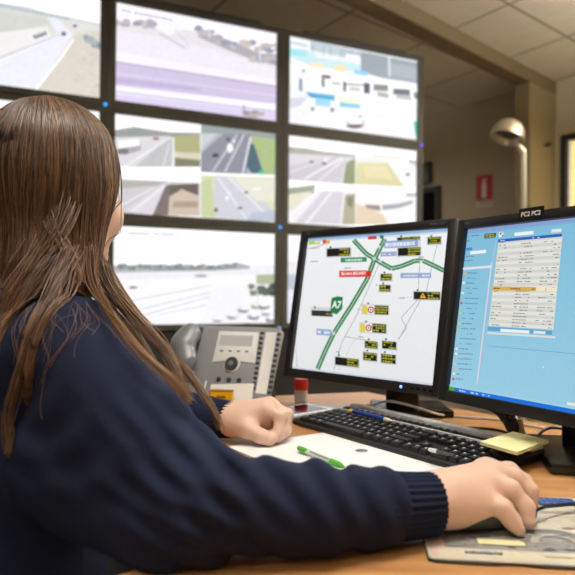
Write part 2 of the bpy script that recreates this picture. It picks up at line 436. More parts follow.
mb = MB(); mb.box((.16, .105, .041), (.27, .15, .002)); mb.build('sign_face', mat('sign_green', (30, 44, 32), .4), s)
# beam and pier
U = CORN-WL*0.0
bz0 = HC-.105
be = MB(); n0 = CORN+NF*0; w13 = WL*.135
be.prism([(x.x, x.y) for x in (CORN, CORN+w13, CORN+w13-BD*8.4, CORN-BD*8.4)], bz0, HC)
structure(be.build('trim_1', m_beam))
pr = MB(); q = CORN-BD*.47
pr.prism([(x.x, x.y) for x in (CORN, CORN+w13, q+w13, q)], 0, bz0, bev=.008)
structure(pr.build('trim_2', m_pier))
h = MB(); hp = CORN-BD*.2+V3(0, 0, EYE+1.235)
h.tube([hp, hp-WL*.03, hp-WL*.045+V3(0, 0, .012)], .014, n=10); tag(h.build('wall_hook', m_black), 'small black hook on the pale pier beside the window', 'hook')
# fire point sign
mtx = frame_matrix(CORN+WL*.76+V3(0, 0, EYE+.815), -WL, V3(0, 0, 1), -NF)
s = thing('fire_sign', mtx, 'red fire extinguisher sign on the beige far wall', 'sign')
mb = MB(); mb.box((.085, .145, .003), (.17, .29, .006), bev=.001); mb.build('sign_plate', mat('sign_white', (205, 196, 180), .5), s)
mb = MB(); mb.box((.085, .172, .0075), (.168, .232, .002)); rp = mb.build('red_panel', mat('sign_red', (176, 22, 24), .5), s)
mb = MB(); mb.prism([(.066, .08), (.104, .08), (.106, .095), (.106, .205), (.1, .222), (.09, .23), (.09, .24), (.112, .243), (.112, .25), (.09, .252), (.08, .252), (.066, .246), (.066, .238), (.08, .232), (.08, .23), (.07, .222), (.064, .205), (.064, .095)], .009, .011)
mb.build('extinguisher_symbol', mat('symbol_white', (225, 215, 200), .5), rp)
mb = MB()
for yy, n in ((.04, 6), (.022, 5)):
    for k in range(n): mb.box((.025+k*.022+.009, yy, .0066), (.016, .009, .001))
mb.build('sign_lettering', mat('sign_grey', (110, 100, 92), .5), s)
# floor lamp with a tilted steel dome
lp = at_y(524.5, 214, 3.6)
fl = thing('floor_lamp', V3(lp.x, lp.y), 'steel floor lamp with tilted dome shade before the pale pier', 'lamp')
steel = mat('lamp_steel', (196, 186, 164), .32, .85, var=.05)
mb = MB(); mb.lathe([(0.001, 0), (.15, 0), (.15, .015), (.14, .025), (.02, .03)], 32); mb.build('lamp_base', steel, fl, smooth=40)
top = Vector((-.004, 0, 1.72))
mb = MB(); mb.tube(spline([(0, 0, .02), (0, 0, .9), top, (-.02, -.005, 1.80), (-.05, -.01, 1.845)], 8), .0135, 12); mb.build('lamp_pole', steel, fl, smooth=60)
ax = Vector((-.30, -.13, -.95)).normalized(); xx = ax.orthogonal().normalized(); yy = ax.cross(xx)
sm = frame_matrix(Vector((-.095, -.02, 1.905)), xx, yy, ax)
mb = MB(); mb.lathe([(.012, -.062), (.035, -.058), (.062, -.042), (.082, -.012), (.092, .028), (.094, .045), (.088, .045), (.085, .03), (.075, 0), (.05, -.02), (.01, -.028)], 36, sm); mb.build('lamp_shade', steel, fl, smooth=50)
mb = MB(); mb.lathe([(.002, .0), (.07, .004), (.074, .012), (.002, .016)], 28, sm); mb.build('lamp_diffuser', mat('dark_glass', (46, 42, 34), .3), fl, smooth=50)
# added fill lamps, hung out of view to brighten the ceiling, desk and far wall
def fill_lamp(x, y, up, down, rot, label):
    t = thing('added_fill_lamp', Matrix.Translation((x, y, HC-.48)) @ Matrix.Rotation(rot, 4, 'Z'), label, 'lamp', 'added fill lamps')
    mb = MB(); mb.box((0, 0, .03), (1.24, .22, .03), bev=.006); mb.build('housing', m_white, t)
    for s in (-1, 1):
        mb = MB(); mb.tube([(s*.5, 0, .045), (s*.5, 0, .48)], .003, 8); mb.build('suspension_rod', m_dark, t)
        mb = MB(); mb.tube([(-.58, s*.05, .06), (.58, s*.05, .06)], .013, 12); mb.build('tube', mat('fill_lamp_tube', (250, 246, 235), .5, emit=2.5), t)
    for nm, pw, z, rx in (('uplight', up, .085, math.pi), ('downlight', down, .008, 0)):
        l = bpy.data.lights.new(nm, 'AREA'); l.shape = 'RECTANGLE'; l.size = 1.16; l.size_y = .18; l.energy = pw; l.color = (1, .98, .945)
        o = bpy.data.objects.new(nm, l); COL.objects.link(o); o.parent = t; o.location = (0, 0, z); o.rotation_euler = (rx, 0, 0)
LIGHTS = [(.22, .72, 52, 18, "added unseen fill lamp straight over the desk and keyboard"), (2.55, 2.75, 185, 50, "added unseen fill lamp between the desk and the window wall"), (-.6, -.9, 20, 6, "added unseen fill lamp behind the seated woman"), (-.2, 6.2, 4, 17, "added unseen fill lamp behind the video wall")]
for x, y, u_, d_, lb in LIGHTS: fill_lamp(x, y, u_, d_, R(46), lb)

# ================================================================== VIDEO WALL
YAW = .439
VX = V3(math.cos(YAW), math.sin(YAW)); VN = V3(math.sin(YAW), -math.cos(YAW))      # along the wall, out of the screens
VC = Vector((-.4737, 3.4642, EYE+.647)); SW, SH, GX, GY = .886, .498, .0761, .065
m_tv = picture_mat("video_screen", 1.13, .35, .035, 45)
def T(ox, oy, s): return lambda *a: [(ox+a[i]/s, oy+a[i+1]/s) for i in range(0, len(a), 2)]
def cars(p, spots, col):
    for x, y, rx, ry in spots: p.blob(x, y, rx, ry, col)
def pic_a(p):
    t = T(0, 0, 5.227); p.fill((252, 252, 252))
    p.poly(t(-340, -20, 0, 15, 150, 38, 260, 70, 400, 98, 530, 125, 530, 160, 380, 120, 250, 92, 0, 66, -340, 40), (206, 211, 214))
    p.poly(t(-340, 20, 0, 55, 250, 85, 530, 140, 530, 520, -340, 480), (219, 219, 215))
    p.poly(t(-340, 30, 0, 60, 240, 88, 260, 130, 0, 175, -340, 200), (207, 208, 203))
    p.poly(t(-340, 190, 0, 170, 250, 140, 262, 190, 0, 292, -340, 390), (233, 231, 230))
    p.poly(t(250, 88, 292, 88, 392, 190, 180, 475, -340, 430, -340, 400, -10, 300, 300, 175), (229, 230, 240))
    p.poly(t(385, 180, 530, 160, 530, 520, 190, 472), (212, 207, 197))
    p.line(t(-340, 400, 0, 302, 160, 240, 312, 182), 1.1, (188, 188, 194)); p.line(t(0, 318, 300, 190), .8, (245, 245, 250))
    p.line(t(185, 472, 320, 300, 384, 205), 2.2, (250, 250, 252))
    for k in range(26): p.blob(76+random.random()*24, 52+random.random()*42, random.uniform(1, 3), random.uniform(.6, 1.6), random.choice([(206, 198, 188), (222, 214, 206), (196, 192, 180)]))
    for k in range(10): p.blob(86+k*1.4, 36+k*.9+random.random()*4, 3, 3.4, random.choice([(160, 168, 176), (142, 150, 160), (172, 178, 182)]))
    for k in range(26): p.blob(-58+k*5, -6+k*1.0, 3, 1.6, (182, 190, 194))
    p.poly(t(170, 185, 240, 160, 245, 182, 180, 205), (128, 124, 138)); p.poly(t(180, 178, 235, 160, 240, 168, 182, 190), (206, 204, 212))
    cars(p, [(63.5, 34, 2.6, 2.2), (75, 26, 2.4, 1.4)], (112, 104, 118)); p.dashes(96, 1, 101, 1, (150, 150, 160), .15)
def pic_b(p):
    t = T(105, 0, 3.108); p.fill((246, 244, 252))
    p.poly(t(30, 70, 150, 85, 330, 100, 540, 190, 540, 265, 200, 210, 30, 190), (226, 222, 226))
    p.poly(t(30, 90, 250, 130, 540, 215, 540, 260, 30, 190), (233, 228, 238))
    p.poly(t(290, 95, 400, 130, 480, 165, 540, 170, 540, 205, 470, 190, 380, 155, 290, 115), (176, 170, 178))
    for x, y in ((300, 95), (360, 125), (45, 70), (130, 72), (150, 80), (455, 135), (500, 145), (480, 180), (110, 78), (520, 150), (420, 140), (320, 105), (525, 190)):
        for k in range(4): q = t(x+random.uniform(-22, 22), y+random.uniform(-9, 9))[0]; p.blob(q[0], q[1], random.uniform(3, 6), random.uniform(1.8, 3.6), random.choice([(172, 170, 184), (150, 154, 176), (190, 182, 184), (200, 192, 190)]))
    p.poly(t(150, 85, 220, 60, 260, 85, 200, 110), (240, 238, 246)); p.line(t(170, 105, 250, 150), 1.1, (180, 172, 190)); p.line(t(215, 90, 262, 145), .8, (196, 190, 205))
    p.poly(t(30, 160, 540, 250, 540, 275, 30, 192), (241, 236, 248))
    p.poly(t(30, 190, 540, 268, 540, 325, 30, 265), (203, 192, 222)); p.line(t(30, 192, 540, 270), 1.0, (158, 148, 178)); p.line(t(30, 228, 540, 300), 1.1, (220, 212, 236))
    p.poly(t(30, 240, 300, 275, 300, 285, 30, 256), (188, 176, 212))
    p.line(t(30, 272, 540, 335), 2.2, (240, 236, 250)); p.line(t(30, 284, 540, 347), 1.0, (150, 142, 172))
    p.poly(t(30, 290, 540, 350, 540, 380, 30, 318), (214, 206, 234)); p.line(t(430, 325, 434, 362), 1.1, (140, 134, 142))
    for k in range(9): q = t(462+random.uniform(-26, 30), 353+random.uniform(-9, 10))[0]; p.blob(q[0], q[1], 4, 2.4, random.choice([(178, 172, 176), (152, 148, 152), (198, 192, 194)]))
    p.line(t(322, 85, 325, 120), 1, (238, 236, 244)); p.line(t(480, 150, 482, 190), 1, (238, 236, 244))
    p.dashes(121, 9.5, 172, 1.3, (128, 126, 140), .2, .9)
def quad_a(p):    # road camera, quarter with a lorry
    t = T(105, 105, 3.108)
    p.fill((253, 253, 253))
    # top left
    p.poly(t(28, 85, 296, 85, 296, 192, 28, 192), (198, 196, 200)); p.poly(t(28, 78, 90, 68, 200, 85, 296, 88, 296, 100, 28, 100), (150, 154, 152))
    p.poly(t(28, 100, 200, 96, 215, 192, 28, 192), (214, 212, 216)); p.poly(t(95, 192, 195, 100, 212, 100, 205, 192), (190, 190, 194))
    p.poly(t(215, 96, 296, 92, 296, 192, 215, 192), (172, 172, 128)); p.poly(t(214, 145, 296, 150, 296, 170, 214, 162), (210, 206, 186)); p.poly(t(214, 165, 296, 172, 296, 192, 214, 192), (126, 128, 104))
    p.line(t(60, 192, 205, 100), 1.2, (240, 240, 242)); p.line(t(212, 100, 214, 192), 1.6, (238, 238, 236)); p.line(t(180, 192, 200, 120), .8, (240, 240, 240))
    p.poly(t(38, 118, 100, 108, 112, 122, 112, 140, 60, 156, 38, 150), (168, 166, 172)); p.poly(t(40, 110, 104, 106, 110, 126, 40, 136), (243, 242, 242)); p.poly(t(38, 137, 72, 135, 72, 152, 38, 152), (120, 118, 126))
    cars(p, [(156, 138.5, 3.4, 1.6)], (170, 120, 122)); p.dashes(116, 118.8, 130, 1, (190, 190, 190), .1)
    # top right
    p.poly(t(298, 58, 532, 88, 532, 218, 298, 208), (176, 182, 184)); p.poly(t(298, 58, 420, 72, 532, 90, 532, 120, 420, 95, 298, 84), (150, 160, 160))
    p.poly(t(298, 150, 370, 88, 455, 92, 440, 215, 298, 208), (142, 142, 156)); p.poly(t(298, 92, 350, 88, 298, 140), (198, 202, 206))
    p.poly(t(455, 95, 532, 108, 532, 216, 480, 214), (168, 186, 132)); p.poly(t(452, 120, 462, 120, 492, 212, 455, 212, 440, 190), (74, 102, 118)); p.poly(t(478, 205, 494, 200, 494, 217, 478, 216), (60, 190, 150))
    p.line(t(335, 206, 410, 92), 1.1, (226, 226, 232)); p.line(t(372, 208, 432, 92), 1.1, (232, 232, 238)); p.line(t(428, 212, 452, 100), 1.4, (238, 238, 240))
    p.blob(230, 148, 3.2, 4.6, (240, 240, 244)); cars(p, [(215.5, 155.5, 3.6, 2), (228, 139.5, 2, 1.4)], (70, 72, 86)); cars(p, [(234, 141.5, 1.4, 1.4)], (236, 236, 240))
    # bottom left
    p.poly(t(28, 230, 296, 242, 296, 345, 28, 335), (202, 198, 202)); p.poly(t(28, 232, 190, 238, 165, 250, 28, 262), (176, 174, 170))
    p.poly(t(60, 330, 175, 246, 205, 250, 150, 340), (214, 210, 218)); p.line(t(85, 330, 190, 248), 1, (244, 244, 246)); p.line(t(40, 318, 150, 258), 1, (240, 240, 244))
    p.poly(t(188, 250, 212, 246, 200, 343, 148, 342), (124, 112, 112)); p.poly(t(200, 248, 290, 244, 290, 282, 236, 262, 200, 292), (106, 98, 92)); p.poly(t(200, 284, 240, 262, 290, 286, 290, 345, 196, 343), (202, 186, 168)); p.poly(t(215, 300, 288, 300, 288, 318, 208, 318), (170, 152, 136))
    # bottom right
    p.poly(t(298, 218, 532, 226, 532, 362, 298, 348), (212, 216, 184)); p.poly(t(340, 220, 400, 222, 532, 330, 532, 362, 440, 358, 335, 352), (204, 204, 214)); p.poly(t(390, 222, 532, 232, 532, 298, 470, 300), (224, 222, 206))
    p.poly(t(298, 240, 330, 222, 345, 352, 298, 348), (196, 204, 160)); p.line(t(350, 225, 440, 355), 1.2, (236, 236, 242)); p.line(t(380, 222, 500, 340), 1.2, (238, 238, 244))
    p.poly(t(455, 335, 532, 328, 532, 362, 440, 360), (184, 190, 206)); cars(p, [(216, 210, 1.8, 2), (246, 192.4, 1.8, 1.2), (240, 208, 2.6, 1.2)], (74, 76, 84)); cars(p, [(227, 198, 1.6, 2.2), (229, 192.5, 1.3, 1.2), (257, 189, 5, 1.3)], (242, 242, 246))
    p.line(t(28, 192, 296, 212, 532, 220), 1.6, (250, 250, 250))
def pic_c(p):
    t = T(105, 220, 3.108); p.fill((254, 254, 254), (250, 250, 252))
    p.poly(t(20, 145, 140, 140, 300, 150, 420, 140, 530, 138, 530, 326, 20, 330), (232, 231, 236))
    p.poly(t(20, 142, 130, 138, 260, 146, 330, 146, 420, 134, 450, 142, 450, 152, 330, 158, 180, 160, 20, 164), (176, 180, 182)); p.poly(t(150, 140, 260, 146, 330, 144, 420, 136, 430, 150, 300, 156, 150, 158), (150, 154, 156))
    for k in range(44): q = t(30+k*9.2+random.uniform(-4, 4), 151-random.uniform(0, 8)-6*math.exp(-((k-41)/4)**2))[0]; p.blob(q[0], q[1], random.uniform(2, 4.4), random.uniform(1.2, 2.8), random.choice([(150, 154, 156), (124, 130, 130), (172, 176, 178), (138, 142, 146)]))
    p.poly(t(20, 190, 530, 165, 530, 326, 20, 330), (240, 239, 243))
    for y0, y1 in ((300, 225), (322, 238), (330, 262), (262, 205)): p.line(t(20, y0, 330, y1), 1.3, (204, 204, 210)); p.line(t(30, y0+6, 330, y1+4), .9, (252, 252, 254))
    cars(p, [(133, 287.5, 4.5, 1.2)], (120, 120, 126)); cars(p, [(200, 276, 7, 1.5)], (170, 172, 178))
    p.poly(t(470, 170, 530, 168, 530, 200, 470, 200), (170, 180, 152))
    for k in range(16): q = t(450+random.random()*78, 212+random.uniform(-14, 16))[0]; p.blob(q[0], q[1], 4, 3, random.choice([(96, 104, 92), (74, 82, 76), (122, 130, 112)]))
    p.poly(t(330, 215, 445, 205, 470, 326, 300, 328), (236, 236, 240))
    for x, y, c in ((395, 300, (206, 206, 214)), (350, 310, (222, 222, 230)), (430, 280, (186, 176, 170)), (460, 302, (150, 150, 176)), (500, 290, (212, 210, 214)), (515, 310, (168, 166, 182)), (470, 268, (200, 190, 180)), (445, 318, (228, 228, 238)), (492, 270, (156, 150, 150))):
        q = t(x, y)[0]; p.blob(q[0], q[1], 6, 3, c); p.blob(q[0]+1, q[1]-1.6, 4, 1.3, (245, 245, 248)); p.blob(q[0]-1, q[1]+1.5, 4.4, .8, (96, 96, 108))
    p.line(t(472, 215, 472, 300), 1.3, (216, 214, 214)); p.dashes(127, 232.6, 179, 1.3, (118, 118, 122), .03, .9); p.blob(260, 239.5, 3.5, .9, (196, 196, 196))
def pic_d(p):     # toll plaza
    t = T(280, 30, 3.966); p.fill((236, 242, 244), (232, 232, 240))
    p.poly(t(120, 40, 320, 85, 320, 120, 120, 80), (188, 200, 208))
    for x in range(130, 320, 14): p.line(t(x, 45+x*.12, x, 80+x*.14), .8, random.choice([(150, 166, 178), (208, 218, 222)]))
    p.poly(t(320, 85, 545, 130, 545, 212, 400, 190, 320, 165), (150, 160, 170)); p.line(t(432, 105, 434, 185), 2.2, (214, 220, 224)); p.poly(t(440, 130, 545, 150, 545, 200, 440, 180), (166, 176, 186))
    p.poly(t(38, 70, 110, 80, 150, 110, 290, 130, 320, 140, 320, 170, 120, 140, 38, 105), (196, 228, 234)); p.poly(t(38, 76, 100, 84, 110, 104, 38, 98), (160, 220, 232)); p.poly(t(260, 95, 318, 105, 318, 125, 260, 118), (244, 246, 248))
    p.poly(t(115, 130, 170, 128, 175, 158, 115, 152), (242, 224, 190)); p.poly(t(212, 140, 258, 142, 262, 172, 212, 168), (244, 220, 176)); p.poly(t(295, 158, 345, 166, 345, 190, 295, 182), (140, 200, 238))
    p.poly(t(38, 130, 330, 180, 545, 232, 545, 290, 330, 262, 38, 210), (240, 241, 243)); p.poly(t(345, 185, 545, 228, 545, 246, 345, 205), (250, 250, 250))
    for x0, y0, x1, y1, c in ((165, 178, 200, 190, (64, 64, 72)), (165, 190, 176, 224, (96, 96, 104)), (250, 204, 262, 242, (88, 90, 100)), (262, 212, 330, 218, (128, 130, 138)), (332, 208, 356, 250, (66, 70, 98)), (75, 190, 88, 240, (130, 140, 166)), (370, 214, 428, 240, (122, 130, 128)), (448, 232, 515, 256, (84, 98, 118)), (530, 245, 545, 270, (126, 134, 130)), (205, 205, 240, 215, (176, 180, 186)), (275, 226, 318, 240, (190, 190, 194))): p.poly(t(x0, y0, x1, y0+4, x1, y1+4, x0, y1), c)
    p.poly(t(385, 245, 430, 252, 430, 272, 385, 262), (160, 164, 166)); p.poly(t(460, 256, 520, 262, 520, 280, 460, 272), (178, 180, 184)); p.poly(t(38, 270, 110, 265, 80, 300, 38, 310), (206, 210, 222))
    p.poly(t(100, 246, 216, 260, 216, 280, 120, 268), (50, 160, 206)); p.poly(t(140, 268, 200, 276, 200, 306, 140, 298), (146, 206, 232)); p.poly(t(225, 262, 320, 275, 320, 294, 232, 284), (240, 232, 212)); p.poly(t(236, 286, 318, 296, 318, 312, 236, 304), (110, 192, 214))
    cars(p, [(312.5, 109, 1.6, 2), (332, 110, 2, 2.4), (303.4, 71, 1.6, 1.4)], (110, 112, 122)); p.poly(t(178, 360, 260, 368, 260, 386, 178, 380), (246, 244, 240))
    p.blob(355, 123.6, 9.5, 5, (196, 192, 200)); p.blob(355.5, 121.5, 7, 2.6, (246, 246, 250)); p.blob(354.5, 126.4, 8.5, 2, (96, 70, 76)); p.blob(360, 116.5, 2.4, 1, (150, 150, 156))
    p.line(t(350, 325, 408, 340, 408, 400), .7, (190, 192, 200)); p.poly(t(528, 365, 545, 362, 545, 430, 535, 410), (70, 186, 140)); p.dashes(291, 42, 308, 1.1, (70, 80, 90), .22, .9)
def quad_b(p):
    t = T(280, 125, 3.966); p.fill((254, 254, 254))
    p.poly(t(30, 100, 298, 118, 298, 240, 30, 218), (214, 210, 216)); p.poly(t(30, 86, 100, 92, 170, 105, 298, 118, 298, 128, 30, 112), (168, 168, 164))
    p.poly(t(30, 165, 230, 122, 262, 125, 240, 235, 30, 212), (200, 194, 204)); p.line(t(95, 215, 250, 128), 1.2, (248, 248, 250)); p.line(t(150, 225, 255, 135), 1, (240, 238, 242)); p.line(t(30, 190, 200, 130), .9, (228, 226, 232))
    p.poly(t(262, 150, 298, 130, 298, 238, 250, 232), (138, 146, 112)); cars(p, [(311.6, 161.8, 2.6, 1.2), (324.4, 163, 2.6, 2)], (104, 100, 108)); p.blob(325.5, 161, 2, 1.1, (244, 244, 244))
    p.poly(t(300, 118, 545, 160, 545, 250, 300, 240), (226, 226, 222)); p.poly(t(300, 150, 430, 150, 490, 246, 300, 240), (212, 206, 160)); p.poly(t(330, 160, 420, 165, 450, 220, 340, 205), (224, 214, 170)); p.poly(t(430, 152, 545, 172, 545, 250, 495, 246), (238, 238, 242))
    cars(p, [(408, 174.5, 2.2, 1.6)], (90, 88, 98)); p.poly(t(510, 135, 545, 142, 545, 160, 510, 152), (186, 188, 190))
    for k in range(6): p.blob(375+k*4.4, 156+k*.5, 3, 1.7, (214, 214, 206))
    p.line(t(30, 222, 300, 240, 545, 252), 2.2, (253, 253, 253))
    p.poly(t(30, 258, 298, 262, 298, 395, 30, 388), (232, 230, 234)); p.poly(t(30, 250, 140, 238, 132, 272, 30, 280), (152, 164, 146)); p.poly(t(30, 276, 130, 262, 60, 330, 30, 340), (222, 220, 200)); p.poly(t(60, 388, 170, 262, 252, 264, 238, 395), (208, 204, 212)); p.line(t(105, 388, 205, 266), 1.2, (248, 248, 250)); p.line(t(40, 360, 140, 270), 1.4, (244, 244, 244))
    p.poly(t(258, 275, 298, 272, 298, 395, 245, 395), (176, 170, 148)); p.poly(t(262, 286, 292, 282, 286, 330, 268, 320), (128, 134, 108))
    p.poly(t(300, 268, 545, 275, 545, 385, 300, 395), (240, 238, 240)); p.poly(t(300, 312, 345, 325, 410, 355, 430, 395, 300, 395), (222, 204, 180)); p.poly(t(335, 315, 395, 318, 400, 342, 345, 330), (150, 136, 128)); p.poly(t(405, 318, 470, 312, 525, 298, 525, 312, 470, 330, 405, 338), (166, 164, 172)); p.poly(t(500, 270, 545, 272, 545, 284, 500, 284), (176, 178, 180)); p.line(t(398, 310, 402, 345), 1.2, (248, 248, 248))
def pic_e(p):
    p.fill((250, 250, 252), (214, 214, 230)); p.local(0, .45, 1, .62, (186, 190, 206)); p.local(0, .3, .4, .45, (226, 226, 226)); p.local(.1, .6, .2, 1, (160, 166, 196)); p.local(0, .66, 1, .8, (228, 226, 238))
def pic_f(p): p.fill((250, 252, 252), (226, 228, 232)); p.local(0, .4, 1, .5, (180, 190, 196)); p.local(0, .7, 1, .75, (200, 200, 206))
GRID = {(0, 0): (pic_a, 'wall display at upper left, showing a two way motorway beside dry verges'), (1, 0): (pic_b, 'wall display in the top row, showing a lilac tinted road with crash barriers'),
        (2, 0): (pic_d, 'wall display at the top right corner, showing a toll plaza with blue canopies'), (0, 1): (pic_f, 'wall display behind the top of the woman\'s head'),
        (1, 1): (quad_a, 'wall display split in four road views, with a white lorry at upper left'), (2, 1): (quad_b, 'wall display at the right end of the middle row, split in four pale road views'),
        (0, 2): (pic_f, 'wall display hidden behind the woman\'s hair and neck'), (1, 2): (pic_c, 'wall display above the desk phone, showing a wide pale parking area'), (2, 2): (pic_e, 'wall display mostly hidden behind the monitor with the road map')}
LEDS = {(0, 0): (40, 150, 255), (1, 1): (40, 140, 255), (2, 0): (90, 80, 230), (1, 2): (90, 160, 240)}
for (c_, r_), (fn, lb) in GRID.items():
    ctr = VC+VX*((c_-1)*(SW+GX))-Vector((0, 0, (r_-1)*(SH+GY)))
    mtx = frame_matrix(ctr, VX, Vector((0, 0, 1)), VN)
    t = thing('wall_display', mtx, lb, 'display', 'displays of the video wall')
    mb = MB(); bw, bh = SW+GX-.003, SH+GY-.003
    fx, fy = (bw-SW)/2, (bh-SH)/2
    for x0, x1, y0, y1 in ((-bw/2, -SW/2, -bh/2, bh/2), (SW/2, bw/2, -bh/2, bh/2), (-SW/2, SW/2, -bh/2, -SH/2), (-SW/2, SW/2, SH/2, bh/2)):
        mb.box(((x0+x1)/2, (y0+y1)/2, .0), (x1-x0, y1-y0, .024))
    mb.build('bezel', m_bez, t)
    mb = MB(); mb.box((0, 0, -.045), (bw-.004, bh-.004, .075), bev=.006); mb.build('housing', m_dark, t)
    p = Pic(ctr-VX*SW/2+Vector((0, 0, SH/2))+VN*-.006, VX, (0, 0, -1), SW, SH); fn(p); p.build('screen', m_tv, t)
    if r_ == 0:
        mb = MB()
        for k in range(1): mb.box((0, bh/2+.011, -.03), (bw*.72, .022, .05), bev=.004)
        mb.build('vent_cover', m_black, t)
    if (c_, r_) in LEDS:
        mb = MB(); mb.lathe([(.0005, 0), (.0085, 0), (.0085, .003), (.004, .006), (.0005, .0065)], 14, Matrix.Translation((SW/2+.026, -SH/2-.028, .012)))
        mb.build('power_light', mat('led_%d%d' % (c_, r_), LEDS[(c_, r_)], .4, emit=1.6), t)
st = thing('video_wall_stand', V3(VC.x, VC.y), 'dark steel stand and base panel carrying the video wall', 'stand')
def vw(x, z, dpt): return V3(VC.x, VC.y)+VX*x+Vector((0, 0, z))-VN*dpt
zb = EYE+.647-1.5*(SH+GY)-.0
mb = MB()
mb.box((0, 0, zb/2), (3*(SW+GX), .3, zb-.004), frame_matrix(vw(0, 0, .16), VX, -VN, V3(0, 0, 1)), bev=.006); mb.build('base_panel', mat('console_black', (20, 19, 18), .6), st, world=True)
for k in range(4):
    mb = MB(); mb.box((0, 0, (zb+3*(SH+GY))/2), (.05, .05, zb+3*(SH+GY)), frame_matrix(vw((k-1.5)*(SW+GX)*.97, 0, .115), VX, -VN, V3(0, 0, 1))); mb.build('upright', m_dark, st, world=True)
# ================================================================== DESK
def dz(x, y, h=0): return Vector((x, y, DESK+h))
outline = [(-.62, 1.66), (-.03, 1.685), (.215, 1.765), (.29, 1.66), (.335, 1.588), (.458, 1.44), (.80, 1.02), (1.25, .50), (1.25, -.12), (-.34, -.12), (-.33, .1), (-.285, .32), (-.235, .49), (-.185, .585), (-.135, .628), (-.098, .668), (-.085, .72), (-.10, .79), (-.15, .90), (-.20, 1.0), (-.24, 1.10), (-.30, 1.2), (-.40, 1.30), (-.62, 1.46)]
dk = thing('desk', V3(.3, .75), 'oak laminate corner desk carrying the two monitors and keyboard', 'desk')
mb = MB(); mb.prism(outline[::-1], DESK-.03, DESK, bev=.003); mb.build('desktop', wood_mat(), dk, world=True)
m_leg = mat('desk_leg_grey', (60, 60, 62), .5, .3)
for x, y in ((1.17, -.04), (-.27, -.06), (1.1, .55), (.2, 1.66), (-.55, 1.58)):
    mb = MB(); mb.tube([(x, y, 0), (x, y, DESK-.03)], .03, 16); mb.build('leg', m_leg, dk, world=True, smooth=40)

# ================================================================== MONITORS
m_screen1 = picture_mat('map_screen', 1.0, .45, .015, 200); m_screen2 = picture_mat('table_screen', 1.0, .45, .015, 200)
m_logo = mat('logo_grey', (120, 120, 124), .4, .3)
MW, MH = .376, .301
def head_frame(c, yaw, tilt):
    h = V3(math.cos(yaw), math.sin(yaw)); n = V3(-math.sin(yaw), math.cos(yaw)); up = Vector((0, 0, 1))*math.cos(tilt)+n*math.sin(tilt)
    return frame_matrix(Vector(c), h, up, h.cross(up)), h, n, up
def lettering(parent, mtx, txt, size, material, name, bold=False):
    vs, fs = font_mesh(txt, size, bold); mb = MB(); mb.add([mtx @ v for v in vs], fs); return mb.build(name, material, parent, world=True)
def monitor(c, yaw, tilt, post, base_rect, label, size=1.0):
    MW, MH = .376*size, .301*size
    H, h, n, up = head_frame(c, yaw, tilt)
    t = thing('monitor', V3(post[0], post[1], DESK), label, 'monitor', 'desk monitors')
    bz, bb = .0165, .0195
    W, hh = MW+2*bz, MH+bz+bb; cy = (bz-bb)/2
    mb = MB()
    for x0, x1, y0, y1 in ((-W/2, -MW/2, cy-hh/2, cy+hh/2), (MW/2, W/2, cy-hh/2, cy+hh/2), (-MW/2, MW/2, MH/2, cy+hh/2), (-MW/2, MW/2, cy-hh/2, -MH/2)):
        mb.box(((x0+x1)/2, (y0+y1)/2, .001), (x1-x0, y1-y0, .012), H, bev=.0015)
    mb.build('bezel', m_black, t, world=True, smooth=35)
    mb = MB(); mb.box((0, cy, -.022), (W-.003, hh-.003, .034), H, bev=.006); mb.box((0, cy, -.048), (W*.62, hh*.62, .03), H, bev=.012); mb.build('housing', m_black, t, world=True, smooth=35)
    pic = Pic(H @ Vector((-MW/2, MH/2, -.0035)), h, -up, MW, MH, step=.00001)
    # stand
    mb = MB(); zt = c[2]-.03
    mb.prism([(-.036, -.02), (.036, -.02), (.034, .022), (-.034, .022)], .012, zt-DESK, Matrix.Translation((post[0], post[1], DESK)) @ Matrix.Rotation(yaw*.4, 4, 'Z'), bev=.006); mb.build('post', m_gloss, t, world=True, smooth=35)
    mb = MB(); q = H @ Vector((0, 0, -.05)); e = V3(post[0], post[1], zt-.04)
    mb.tube([q, (q+e)/2+Vector((0, 0, .004)), e], .028, 16); mb.build('hinge', m_black, t, world=True, smooth=40)
    x0, y0, x1, y1, rot = base_rect
    mb = MB(); mb.box(((x1-x0)/2, (y1-y0)/2, DESK+.0085), (x1-x0, y1-y0, .016), Matrix.Translation((x0, y0, 0)) @ Matrix.Rotation(rot, 4, 'Z'), bev=.004); mb.build('base', m_gloss, t, world=True, smooth=35)
    lettering(t, H @ Matrix.Translation((-W/2+.026, MH/2+bz*.5, .0074)), 'NEC', .0075, m_logo, 'logo')
    lettering(t, H @ Matrix.Translation((W/2-.04, MH/2+bz*.5, .0074)), 'MultiSync LCD', .0055, m_logo, 'model_lettering')
    mb = MB(); mb.lathe([(.0003, 0), (.0028, 0), (.0028, .001), (.0012, .0018), (.0003, .002)], 14, H @ Matrix.Translation((W/2-.085, -MH/2-bb*.5, .007))); mb.build('power_light', mat('blue_led', (110, 150, 255), .4, emit=2.5), t, world=True)
    for k in range(4):
        mb = MB(); mb.box((W/2-.06+k*.014, -MH/2-bb*.5, .0072), (.008, .004, .0016), H, bev=.0005); mb.build('control_button', m_gloss, t, world=True)
    return t, pic, H
mon1, P1, H1 = monitor((.1594, 1.3666, EYE-.0196), -.7929, .164, (.255, 1.433), (.195, 1.395, .358, 1.530, 0), 'black monitor showing a road map with green motorways')
P = P1; t = T(290, 220, 3.194)
P.fill((240, 241, 243), (228, 230, 232))
def kk(y): return -.067+(y-235)/142*.205
P.poly([(307, 238), (450, 228.2), (449.6, 231.2), (306.6, 241)], (150, 182, 222)); P.poly([(306.5, 241), (449.5, 231.4), (449.4, 233), (306.3, 242.6)], (206, 218, 232))
